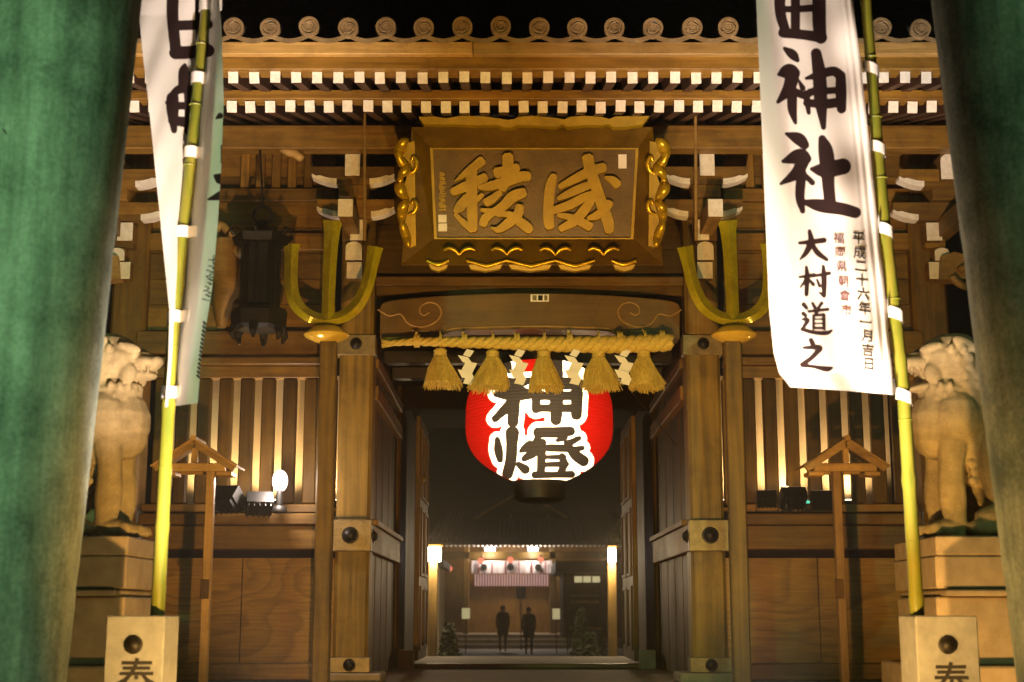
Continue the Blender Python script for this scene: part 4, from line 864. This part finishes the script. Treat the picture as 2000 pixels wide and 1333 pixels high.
# ================================================================== stone guardian dogs on pedestals
def ell(mb, c, r, n=14, rot=None):
    c = Vector(c); vs = []; m = n // 2
    for i in range(m + 1):
        th = math.pi * i / m
        for j in range(n):
            a = 2 * math.pi * j / n; v = Vector((r[0] * math.sin(th) * math.cos(a), r[1] * math.sin(th) * math.sin(a), r[2] * math.cos(th)))
            if rot: v = Matrix.Rotation(rot, 3, 'Y') @ v
            vs.append(c + v)
    mb.add(vs, [(i * n + j, (i + 1) * n + j, (i + 1) * n + (j + 1) % n, i * n + (j + 1) % n) for i in range(m) for j in range(n)])
def komainu_mesh(open_mouth):
    b = MB(); R = random.Random(3 if open_mouth else 5)
    ell(b, (.10, 0, 1.44), (.24, .22, .22)); ell(b, (.04, 0, 1.56), (.20, .19, .13))
    ell(b, (.33, 0, 1.43), (.15, .135, .075)); ell(b, (.44, 0, 1.45), (.05, .09, .05)); ell(b, (.30, 0, 1.49), (.12, .07, .05))   # muzzle, nose, bridge
    if open_mouth: ell(b, (.27, 0, 1.24), (.17, .11, .04), rot=.22)
    else: ell(b, (.31, 0, 1.33), (.14, .12, .045))
    for k in (-1, 1):
        ell(b, (.24, k * .12, 1.55), (.10, .06, .045), rot=.3); ell(b, (.27, k * .115, 1.49), (.035, .035, .03))       # brow, eye
        ell(b, (-.02, k * .21, 1.56), (.12, .04, .06), rot=-.5); ell(b, (.24, k * .14, 1.33), (.08, .05, .09))          # ear, cheek
        for i in range(3): ell(b, (.40 - .06 * i, k * .10, 1.375), (.018, .015, .03), 8)                                 # teeth
    for i in range(9): f = i / 8; ell(b, (-.01 - .20 * f, 0, 1.42 - .50 * f), (.25, .25, .28))                           # mane sloping down the back
    ell(b, (.13, 0, .94), (.28, .25, .29)); ell(b, (.17, 0, .82), (.22, .22, .20)); ell(b, (.08, 0, 1.15), (.25, .24, .2))
    for i in range(9): f = i / 8; ell(b, (-.04 - .36 * f, 0, .86 - .42 * f), (.27 + .03 * f, .24 + .05 * f, .30))
    for k in (-1, 1):
        ell(b, (.06, k * .19, .95), (.20, .12, .22))                                                                      # shoulder
        for i in range(14): f = i / 13; ell(b, (.10 + .05 * math.sin(f * 2.6), k * (.16 + .02 * f), .84 - .76 * f), (.130 - .035 * f + .012 * math.cos(f * 9), .105 - .025 * f, .12))
        ell(b, (.21, k * .18, .06), (.15, .105, .07))
        for i in range(4): ell(b, (.32, k * .18 + (i - 1.5) * .05, .05), (.06, .024, .05)); ell(b, (.37, k * .18 + (i - 1.5) * .05, .03), (.022, .011, .018), 8)
        ell(b, (-.27, k * .23, .46), (.20, .14, .40), rot=.25); ell(b, (-.22, k * .27, .14), (.24, .10, .11)); ell(b, (-.06, k * .27, .06), (.14, .10, .07))
        for i in range(6): f = i / 5; ell(b, (-.045 + .018 * (i % 2), k * .18, .80 - .36 * f), (.045, .045, .04))         # tufts behind the foreleg
        for i in range(5): ell(b, (-.20 - .06 * i, k * .36, .62 - .10 * i), (.10, .025, .035), rot=.8)                     # carved folds on the thigh
    for i in range(7): f = i / 6; ell(b, (-.60 + .05 * math.sin(f * 4), 0, .45 + .70 * f), (.13 * (1 - f * .6), .17 * (1 - f * .6), .15))
    for row in range(9):                                                                                                  # low-relief locks of the mane
        f = row / 8; cx, cz = -.01 - .20 * f, 1.55 - .58 * f
        for j in range(13):
            a = math.pi * (.22 + 1.56 * j / 12) + .12 * (row % 2)
            ell(b, (cx + .238 * math.cos(a), .238 * math.sin(a), cz + .03 * math.cos(a * 2)), (.032, .032, .042), 8)
    for row in range(2):
        for j in range(9): a = -1.3 + 2.6 * j / 8 + .15 * row; ell(b, (.07 + .225 * math.cos(a), .225 * math.sin(a), 1.22 - .09 * row), (.03, .03, .042), 8)
    me, c = b.mesh('guardian_dog', STATUE, 0, False, (0, 0, 0)); o = bpy.data.objects.new('tmp', me); COL.objects.link(o)
    md = o.modifiers.new('r', 'REMESH'); md.mode = 'VOXEL'; md.voxel_size = .0115; ms = o.modifiers.new('s', 'SMOOTH'); ms.iterations = 2; ms.factor = .5
    dg = bpy.context.evaluated_depsgraph_get(); out = bpy.data.meshes.new_from_object(o.evaluated_get(dg)); bpy.data.objects.remove(o)
    out.materials.clear(); out.materials.append(STATUE); out.polygons.foreach_set('use_smooth', [True] * len(out.polygons)); return out
YK = 12.0
for s in (-1, 1):
    side = 'left' if s < 0 else 'right'
    xf = PX(212, 1040, YK) if s < 0 else PX(1862, 1040, YK)
    zp = PZ(1047, YK)
    o = put('guardian_dog', komainu_mesh(s > 0), (xf - .13 if s < 0 else xf + .13, YK + .1, zp)); k = 1.03
    o.rotation_euler = (0, 0, math.radians(-4 if s < 0 else 180 + 2)); o.scale = (k, k, k)
    tag(o, 'seated carved stone guardian dog with %s on the %s pedestal' % ('closed mouth and curly mane' if s < 0 else 'open mouth facing the gate', side), 'statue', 'guardian dogs beside the gate')
    t = thing('pedestal', 'stepped granite pedestal under the %s guardian dog' % side, 'pedestal', Vector((xf, YK, 0)), 'pedestals of the guardian dogs')
    xi = (250, 246, 225, 240) if s < 0 else (1828, 1828, 1848, 1832)
    out_ = -1.35 if s < 0 else 1.35
    for i, (ya, yb) in enumerate(((1047, 1085), (1086, 1150), (1152, 1165), (1166, 1300))):
        yf = YK - .42 + (.0, .006, -.05, .05)[i]; xx = PX(xi[i], (ya + yb) / 2, yf)
        b = MB(); b.box(xx, xx + out_, yf, YK + .85 - (.0, .006, -.05, .05)[i], PZ(yb, yf) + .002, PZ(ya, yf)); b.build('tier', STONE, t, .012)
    b = MB(); xx = PX(255 if s < 0 else 1815, 1310, YK - .5); b.box(xx, xx + out_, YK - .55, YK + 1.0, .004, PZ(1301, YK - .42)); b.build('tier', STONE, t, .015)

# ================================================================== lamps standing on the ledges of the wings
ZL = PZ(1003, GY - .11) + .005; RTARGET = (XC, 12.5, 5.0)
BULB = emit('bare_bulb', (1, .82, .74), 7)
q = P(547, 940, 15.72); t = thing('ledge_lamp', 'dazzling round lamp on the left window ledge', 'lamp', (q.x, q.y, ZL))
b = MB(); ell(b, q, (.085, .08, .12), 24); b.build('bulb', BULB, t, smooth=True)
b = MB(); b.lathe([(.09, 0), (.085, .04), (.04, .07), (.035, q.z - .10 - ZL)], (q.x, q.y, ZL), 18); b.build('socket', BLACKM, t, smooth=50)
lo = light('ledge_bulb', 'POINT', q + Vector((0, -.14, 0)), 70, (1, .8, .66), radius=.08); lo.parent = t; lo.location -= ORIGIN[t]
for x, y, s_, lb, col, st in ((1535, 955, .16, 'tiny warm spark lamp on the right window ledge', (1, .68, .32), 9), (1577, 981, .10, 'tiny green pilot lamp on the right window ledge', (.12, .7, .42), 1.2)):
    q = P(x, y, 15.68); t = thing('pilot_lamp', lb, 'lamp', (q.x, q.y, ZL)); r = s_ * .3
    b = MB(); ell(b, q, (r, r * .5, r * .62), 14); b.build('bulb', emit('pilot_bulb', col, st), t, smooth=True)
    b = MB(); b.lathe([(r * 1.2, 0), (r * 1.1, .02), (r * .5, .03), (r * .45, q.z - ZL - r * .5)], (q.x, q.y, ZL), 12); b.build('stand', BLACKM, t)
for x, y, Y, s_, yaw, lb in ((452, 962, 15.72, .95, .5, 'large black floodlight seen from behind on the left window ledge'), (505, 972, 15.74, .85, -.35, 'second black floodlight beside the bare lamp on the left ledge'), (1497, 966, 15.74, .62, .2, 'black floodlight nearest the right main pillar'), (1545, 962, 15.76, .8, -.1, 'tallest black floodlight on the right window ledge'), (1605, 968, 15.74, .7, .3, 'black floodlight behind the right gabled post')):
    q = P(x, y, Y); floodlight(q, q + Vector((yaw, 1.2, 1.5)), 5, (1, .7, .4), lb, 120, .8, s_, emit('dim_lens', (1, .7, .4), 1.5), 'black floodlights on the window ledges', ZL, .05)
for s in (-1, 1):                                # alcove uplights behind the bars
    q = Vector((MX(PX(500, 980, GY), s), GY + 1.0, PZ(985, GY)))
    for k in (-.75, 0, .75):
        floodlight(q + Vector((k, 0, .12)), q + Vector((k * 1.0, .16, 1.2)), 75, (1, .62, .26), '%s of three small uplights on the floor of the %s lattice alcove' % ({-.75: 'leftmost', 0: 'middle', .75: 'rightmost'}[k], 'left' if s < 0 else 'right'), 150, .8, .4, None, 'uplights in the %s alcove' % ('left' if s < 0 else 'right'), q.z + .0, .05)

# ================================================================== the court beyond: worship hall, lamp posts, signs, people, shrubs
HY = 58.0
H = thing('worship_hall', 'dark roofed worship hall with a crested curtain seen through the gate', 'hall', (PX(998, 1200, HY), HY, CZ))
def hb(name, m, x0, y0, x1, y1, Y=HY, dy=.3, parent=H, bevel=.01): return wbox(name, m, PX(x0, (y0 + y1) / 2, Y), PX(x1, (y0 + y1) / 2, Y), Y, Y + dy, PZ(y1, Y), PZ(y0, Y), bevel, parent)
zf = PZ(1238, HY)
wbox('stylobate', STONE, -9, 9, HY - .8, HY + 10, CZ - .05, zf, .03, H)
for i in range(2): wbox('hall_step', STONE, -2.2, 2.2, HY - .81 - .35 * (i + 1), HY - .81 - .35 * i, CZ - .04, CZ + (zf - CZ) * (2 - i) / 3, .02, H)
for x in (790, 910, 1080, 1200): wbox('hall_pillar', WZ, PX(x - 6, 1150, HY), PX(x + 6, 1150, HY), HY, HY + .26, zf, PZ(1060, HY), .02, H)
hb('hall_beam', WD, 700, 1078, 1300, 1092); hb('back_wall', WZ, 700, 1062, 1300, 1238, HY + 3.5, .2)
for x0, x1 in ((830, 905), (1085, 1165)): hb('side_panel', WZ, x0, 1110, x1, 1236, HY + 1.0, .1)
# curtain with its crests and red bands
n = 48; b = MB(); vs = []
for j, yy in enumerate((1096, 1108, 1120)):
    for i in range(n + 1): x = 921 + 157 * i / n; q = P(x, yy, HY - .06); q.y += .05 * math.sin(i * .9) * j / 2; vs.append(q)
b.add(vs, [(j * (n + 1) + i, j * (n + 1) + i + 1, (j + 1) * (n + 1) + i + 1, (j + 1) * (n + 1) + i) for j in range(2) for i in range(n)]); b.build('curtain', mat('curtain_cloth', (.5, .42, .40), .9), H, smooth=60)
for x in (945, 997, 1051):
    b = MB(); b.lathe([(.14, 0), (.14, -.008)], P(x, 1108, HY - .13), 20, 'Y'); b.build('crest', BRONZE, H)
for x in (933, 959, 986, 1012, 1037, 1064): hb('curtain_band', mat('red_band', (.16, .02, .02), .8), x, 1097, x + 3, 1121, HY - .14, .01, H, 0)
GLOW = emit('pink_glow', (1, .55, .5), .55)  # glowing panel, stands in for pink light on the lattice railing
hb('glow_panel', GLOW, 925, 1122, 1072, 1145, HY + 2.9, .02, H, 0)
for x in np.arange(925, 1072, 5.2): hb('lattice_bar', WDZ, x, 1121, x + 2.3, 1146, HY + 2.8, .04, H, 0)
for x, y in ((957, 1073), (1041, 1073)):
    hb('tube_lamp', emit('tube_lamp', (.85, .92, 1), 22), x - 10, y - 3, x + 10, y + 3, HY - .3, .06, H, .01)
    lo = light('hall_lamp', 'POINT', P(x, y + 8, HY - .4), 110, (1, .90, .8), radius=.15); lo.parent = H; lo.location -= ORIGIN[H]
lo = light('hall_fill', 'POINT', Vector((PX(998, 1100, HY), HY + 1.6, PZ(1085, HY))), 170, (1, .7, .42), radius=.2); lo.parent = H; lo.location -= ORIGIN[H]  # added fill light without a fixture, brightens the hall interior
# roofs: front gable (pale barge boards) over a broad dark eave
b = MB(); e0, e1 = P(835, 1056, HY - 1.6), P(1235, 1056, HY - 1.6); r0, r1 = P(865, 1000, HY + 4), P(1200, 1000, HY + 4)
b.add([e0, e1, r1, r0, e0 + Vector((0, 0, -.18)), e1 + Vector((0, 0, -.18)), r1 + Vector((0, 0, -.18)), r0 + Vector((0, 0, -.18))], [(0, 1, 2, 3), (7, 6, 5, 4), (0, 4, 5, 1), (1, 5, 6, 2), (3, 2, 6, 7), (0, 3, 7, 4)]); rf = b.build('roof', TILE, H)
for i in range(45):
    x = 842 + i * 8.9; b = MB(); q0, q1 = P(x, 1055, HY - 1.62), P(865 + (x - 835) * 335 / 400, 1000, HY + 4); b.tube([q0, q1], .06, 6); b.build('roof_tile_row', TILE, rf)
    hb('rafter_end', WHITEP, x, 1062.5, x + 3.2, 1065.5, HY - 1.3, 1.2, rf, 0)
b = MB(); g = [P(930, 1012, HY + 1), P(1018, 962, HY + 1), P(1108, 1012, HY + 1)]
b.prism([(p.x, p.z) for p in g], HY + 1, HY + 4.2); gb = b.build('gable', WD, rf)
for e in (g[0], g[2]):
    b = MB(); b.bar(g[1] + Vector((0, -.06, .05)), e + Vector((0, -.06, .02)), .09, .14, (0, 1, 0)); b.build('barge_board', WLZ, rf)
for x, y in ((925, 1012), (998, 1010), (1070, 1010)):
    b = MB(); b.lathe([(.06, 0), (.04, -.03)], P(x, y, HY - .2), 10, 'Y'); b.build('gilt_stud', FITTING, rf)
# small red lanterns
for x, y, Y, lb in ((940, 1095, HY - .9, 'leftmost of three small red lanterns over the hall curtain'), (997, 1094, HY - .9, 'middle of three small red lanterns over the hall curtain'), (1056, 1094, HY - .9, 'rightmost of three small red lanterns over the hall curtain'), (877, 1111, HY - 4, 'small red lantern left of the hall'), (1117, 1113, HY - 4, 'small red lantern right of the hall')):
    q = P(x, y, Y); t = thing('small_lantern', lb, 'lantern', q + Vector((0, 0, -.15)), 'small red lanterns at the hall')
    b = MB(); b.lathe([(.05, -.11), (.10, -.07), (.12, 0), (.10, .07), (.05, .11)], q, 14); b.build('paper', emit('small_lantern_paper', (1, .22, .12), 1.6), t, smooth=60)
    b = MB(); b.lathe([(.055, .11), (.055, .15)], q, 12); b.lathe([(.055, -.15), (.055, -.11)], q, 12); b.build('cap', BLACKM, t)
    b = MB(); b.tube([q + Vector((0, 0, .15)), q + Vector((0, 0, .8))], .008, 5); b.build('cord', BLACKM, t)
# lamp posts in the court
for x, y, Y, w, lb, st in ((846, 1083, 30.0, 15, 'tall court lamp with a big bright square head left of the passage', 26), (1195, 1085, 30.0, 7, 'timber court lamp post with a narrow bright head right of the passage', 26)):
    q = P(x, y, Y); t = thing('court_lamp', lb, 'lamp post', Vector((q.x, Y, CZ)), 'court lamps')
    hw = w / 2780 * Y
    b = MB(); b.box(q.x - hw, q.x + hw, Y - .1, Y + .1, q.z - .15, q.z + .15); b.build('lamp_box', emit('court_lamp_glass', (1, .82, .62), st), t, .02)
    b = MB(); b.box(q.x - hw * 1.3, q.x + hw * 1.3, Y - .16, Y + .16, q.z + .155, q.z + .20); b.build('lamp_roof', WD, t, .01)
    wbox('post', WP, q.x - .09, q.x + .09, Y + .0, Y + .18, CZ, q.z - .155, .01, t)
    wbox('foot', STONE, q.x - .2, q.x + .2, Y - .1, Y + .3, CZ - .02, CZ + .25, .02, t)
    lo = light('court_lamp_bulb', 'POINT', q + Vector((0, -.35, -.05)), 260, (1, .72, .40), radius=.12); lo.parent = t; lo.location -= ORIGIN[t]
# side building on the right, with lit windows; a pale shed wall on the left
t = thing('side_building', 'low timber side building with a lit window band right of the hall', 'building', (P(1180, 1230, 45).x, 45, CZ))
hb('wall', WZ, 1100, 1120, 1330, 1245, 45, 3, t); hb('roof', TILE, 1085, 1096, 1345, 1118, 44.2, 5, t)
for x in (1122, 1139, 1157): hb('window', emit('lit_window', (1, .85, .45), .5), x, 1126, x + 15, 1138, 44.96, .03, t, 0)
hb('rail', WL, 1115, 1162, 1170, 1166, 44.9, .08, t); hb('rail', WL, 1115, 1173, 1170, 1178, 44.9, .08, t); hb('bench', WL, 1112, 1225, 1175, 1231, 44.5, .4, t)
t = thing('office_shed', 'pale walled shed left of the court behind the open door', 'building', (P(850, 1230, 34).x, 34, CZ))
hb('wall', PLASTER, 760, 1108, 857, 1292, 34, 3, t); hb('roof', TILE, 740, 1092, 866, 1107, 33.6, 4, t); hb('door', WZ, 790, 1150, 815, 1292, 33.96, .03, t)
# paper notices
LP = emit('glowing_notice', (1, .85, .42), .42)  # sheets glow themselves in place of lamplight falling on paper
for x0, y0, x1, y1, Y, lb in ((902, 1188, 918, 1209, 50, 'glowing paper notice left of the hall steps'), (1079, 1189, 1094, 1210, 50, 'glowing paper notice right of the hall steps'), (1099, 1147, 1116, 1170, 50, 'higher glowing paper notice right of the hall'), (1009, 1146, 1026, 1169, 54, 'grey paper sheet hanging before the hall curtain')):
    t = thing('notice_board', lb, 'notice', Vector((PX((x0 + x1) / 2, y1, Y), Y, CZ)), 'paper notices in the court')
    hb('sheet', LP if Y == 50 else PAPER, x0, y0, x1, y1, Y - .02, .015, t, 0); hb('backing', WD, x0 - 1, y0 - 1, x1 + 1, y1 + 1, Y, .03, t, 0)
    wbox('stand', BLACKM, PX((x0 + x1) / 2 - 1, y1, Y), PX((x0 + x1) / 2 + 1, y1, Y), Y, Y + .03, CZ, PZ(y1 + 1, Y), 0, t)
# two people walking towards the hall
def person(px, yfoot, Y, h, lab, coat, bag, flip=1):
    base = Vector((PX(px, yfoot, Y), Y, CZ)); me = bpy.data.meshes.new('body'); k = h / 1.7
    J = [(0, 0, .95), (0, 0, 1.15), (0, .01, 1.38), (0, .0, 1.47), (0, -.02, 1.56), (0, -.02, 1.66), (.17, 0, 1.40), (.23, .03, 1.12), (.22, -.06, .88), (-.17, 0, 1.40), (-.23, -.02, 1.12), (-.22, .05, .88), (.09, 0, .90), (.10, -.06, .50), (.10, .02, .09), (.10, -.10, .04), (-.09, 0, .90), (-.10, .08, .50), (-.10, .16, .09), (-.10, .05, .04)]
    E = [(0, 1), (1, 2), (2, 3), (3, 4), (4, 5), (2, 6), (6, 7), (7, 8), (2, 9), (9, 10), (10, 11), (0, 12), (12, 13), (13, 14), (14, 15), (0, 16), (16, 17), (17, 18), (18, 19)]
    Rr = [.16, .16, .15, .06, .10, .085, .085, .06, .04, .085, .06, .04, .10, .07, .05, .04, .10, .07, .05, .04]
    if flip < 0: J = [(-x, -y * .8 + (.04 if z > 1.2 else 0), z) for x, y, z in J]
    me.from_pydata([Vector(j) * k for j in J], E, []); o = bpy.data.objects.new('tmp', me); COL.objects.link(o)
    md = o.modifiers.new('s', 'SKIN'); sv = me.skin_vertices[0].data
    for i, r in enumerate(Rr): sv[i].radius = (r * k, r * k * .8); sv[i].use_root = i == 0
    o.modifiers.new('ss', 'SUBSURF').levels = 2
    out = bpy.data.meshes.new_from_object(o.evaluated_get(bpy.context.evaluated_depsgraph_get())); bpy.data.objects.remove(o)
    out.materials.clear(); out.materials.append(coat); out.materials.append(SKIN); out.polygons.foreach_set('use_smooth', [True] * len(out.polygons))
    for p in out.polygons:
        z = p.center.z / k
        if 1.47 < z < 1.60 or z < .89 and abs(p.center.x) > .19 * k: p.material_index = 1
    t = thing('person', lab, 'person', base, 'people in the court'); put('body', out, base, t)
    b = MB(); ell(b, base + Vector((0, .015, 1.615)) * k, (.095 * k, .11 * k, .10 * k)); b.build('hair', BLACKI, t, smooth=True)
    b = MB(); b.lathe([(.21, .62), (.20, .9), (.17, 1.1), (.19, 1.3), (.12, 1.43)], Vector((0, 0, 0)), 20, 'Z', 1, .72)
    b.v = [tuple(base + Vector(v) * k) for v in b.v]; b.build('coat', coat, t, smooth=True)
    if bag: b = MB(); b.box(base.x - .13, base.x + .13, base.y - .28, base.y - .15, CZ + .95, CZ + 1.32); b.build('backpack', BLACKM, t, .03)
person(982, 1264, 52, 1.62, 'person in a dark russet coat walking towards the hall', COATR, False)
person(1033, 1276, 48, 1.55, 'person in black with a backpack walking towards the hall', COAT, True, -1)
# shrubs
def shrub(x, y, Y, w, h, lab, pt=0):
    base = Vector((PX(x, y, Y), Y, CZ)); t = thing('shrub', lab, 'shrub', base, 'dark shrubs in the court'); b = MB(); R = np.random.RandomState(int(x))
    for i in range(900):
        f = R.uniform(0, 1) ** .8; rr = w * (1 - f * .75) * math.sqrt(R.uniform(0, 1)); a = R.uniform(0, 2 * math.pi); c = base + Vector((rr * math.cos(a), rr * math.sin(a), .15 + h * f)); d = Vector(R.normal(size=3)).normalized(); e = d.cross(Vector(R.normal(size=3))).normalized(); s_ = R.uniform(.04, .09)
        b.add([c - d * s_, c + e * s_ * .4, c + d * s_, c - e * s_ * .4], [(0, 1, 2, 3)])
    b.build('foliage', BUSH, t); b = MB(); b.tube([base, base + Vector((.02, 0, h * .6))], [.05, .02], 6); b.build('stem', WDZ, t)
shrub(876, 1292, 30, .32, 1.0, 'dark shrub by the left door leaf'); shrub(1134, 1285, 32, .30, 1.3, 'slim dark shrub left of the timber lamp post'); shrub(1158, 1290, 31, .5, .8, 'low spreading dark shrub beside the timber lamp post')
q = P(1205, 1046, 38); t = thing('branch_tree', 'yellow green lit tree branch right of the court lamp', 'tree', Vector((q.x + .8, 38, CZ))); b = MB(); R = np.random.RandomState(4)
for i in range(420):
    c = q + Vector((R.normal(0, .16) + .12, R.normal(0, .3), R.normal(0, .16))); d = Vector(R.normal(size=3)).normalized(); e = d.cross(Vector(R.normal(size=3))).normalized(); b.add([c - d * .06, c + e * .025, c + d * .06, c - e * .025], [(0, 1, 2, 3)])
b.build('crown', mottled('lit_leaf', (.10, .13, .02), (.2, .22, .04), 5), t)
b = MB(); b.tube([Vector((q.x + .8, 38, CZ)), Vector((q.x + .7, 38, 2.4)), q + Vector((.1, 0, 0))], [.1, .07, .02], 8); b.build('trunk', WDZ, t)
b = MB(); b.tube([P(1230, 762, 16.2), P(1322, 872, 17.6)], .006, 5); tag(b.build('stay_wire', BLACKM), 'thin stay wire slanting down right of the red lantern', 'wire')

# ================================================================== floodlights that light the place (below the frame)
floodlight((-.65, 7.2, .4), (-3.2, 16, 5.8), 1950, WARM, 'floodlight on the paving aimed at the left half of the gate', 88, 1.0, 1.0, None, 'floodlights on the paving', None, .05)
floodlight((1.05, 7.2, .4), (3.6, 16, 5.8), 1950, WARM, 'floodlight on the paving aimed at the right half of the gate', 88, 1.0, 1.0, None, 'floodlights on the paving', None, .05)
floodlight((-1.0, 8.0, .45), (-2.35, 9.9, 3.4), 4800, (1, .82, .73), 'floodlight on the paving aimed up at the left banner', 50, .8, .7, None, 'floodlights under the banners', None, .08)
floodlight((1.2, 8.0, .45), (2.2, 9.9, 3.4), 4200, (1, .82, .73), 'floodlight on the paving aimed up at the right banner', 50, .8, .7, None, 'floodlights under the banners', None, .08)
floodlight((3.3, 6.3, 1.3), (3.3, 8.0, 1.9), 130, AMBER, 'amber floodlight on a stand shining on the right torii pillar', 90, 1.0, .7, None, 'floodlights on the paving', .003)
floodlight((-1.55, 9.45, .4), (-4.0, 12, 2.0), 110, WARM, 'small added floodlight on the paving aimed at the left guardian dog', 75, .9, .6, None, 'floodlights aimed at the guardian dogs')  # extra lamp, added to brighten the left dog and its pedestal
floodlight((1.75, 9.45, .4), (4.2, 12, 2.0), 110, WARM, 'small added floodlight on the paving aimed at the right guardian dog', 75, .9, .6, None, 'floodlights aimed at the guardian dogs')  # its counterpart, added to brighten the right dog
floodlight((3.45, 9.7, .5), (4.25, 12, 1.5), 260, AMBER, 'amber floodlight on the paving behind the right torii pillar', 100, .9, .5, None, 'floodlights aimed at the guardian dogs')
def street_lamp(x, y, z, target, power, color, lab, size=100):
    t = thing('street_lamp', lab, 'street lamp', (x, y, 0), 'street lamps')
    b = MB(); b.tube([(x, y, 0.003), (x, y, z + .3), (x + .1, y, z + .45)], [.08, .05, .04], 12); b.build('mast', BLACKM, t, smooth=60)
    b = MB(); b.lathe([(.24, .0), (.2, .14), (.06, .22)], (x + .1, y, z + .28), 18); b.build('shade', BLACKM, t, smooth=40)
    b = MB(); b.lathe([(.02, -.08), (.09, -.04), (.11, .05), (.05, .12)], (x + .1, y, z + .22), 14); b.build('bulb', emit('mercury_bulb', color, 20), t, smooth=60)
    lo = light('street_lamp_bulb', 'SPOT', (x + .1, y, z + .08), power, color, None, target, size, .5, .12); lo.parent = t; lo.location -= Vector((x, y, 0))
street_lamp(-3.5, 3.2, 4.8, (-3.0, 8.5, 3.2), 1700, MERC, 'green tinted mercury street lamp before the left pillar', 54)
street_lamp(5.4, 2.6, 5.2, (2.9, 8.5, 3.2), 800, MERC, 'green tinted mercury street lamp on the right', 70)

# ================================================================== thin haze volume added to stand in for soft lens glow
b = MB(); b.box(-152, 152, -32, 262, -1.0, 10.6)
hz = b.build('haze', None); hz.data.materials.clear(); hm = bpy.data.materials.new('lens_glow_haze'); hm.use_nodes = True; N, L = hm.node_tree.nodes, hm.node_tree.links; N.clear()
pv = N.new('ShaderNodeVolumePrincipled'); pv.inputs['Color'].default_value = (.97, .91, .80, 1); pv.inputs['Density'].default_value = .0028; pv.inputs['Anisotropy'].default_value = .5
L.new(pv.outputs[0], N.new('ShaderNodeOutputMaterial').inputs['Volume']); hz.data.materials.append(hm); hz['kind'] = 'stuff'; hz['label'] = 'thin added haze standing in for soft lens glow'; hz['category'] = 'haze'
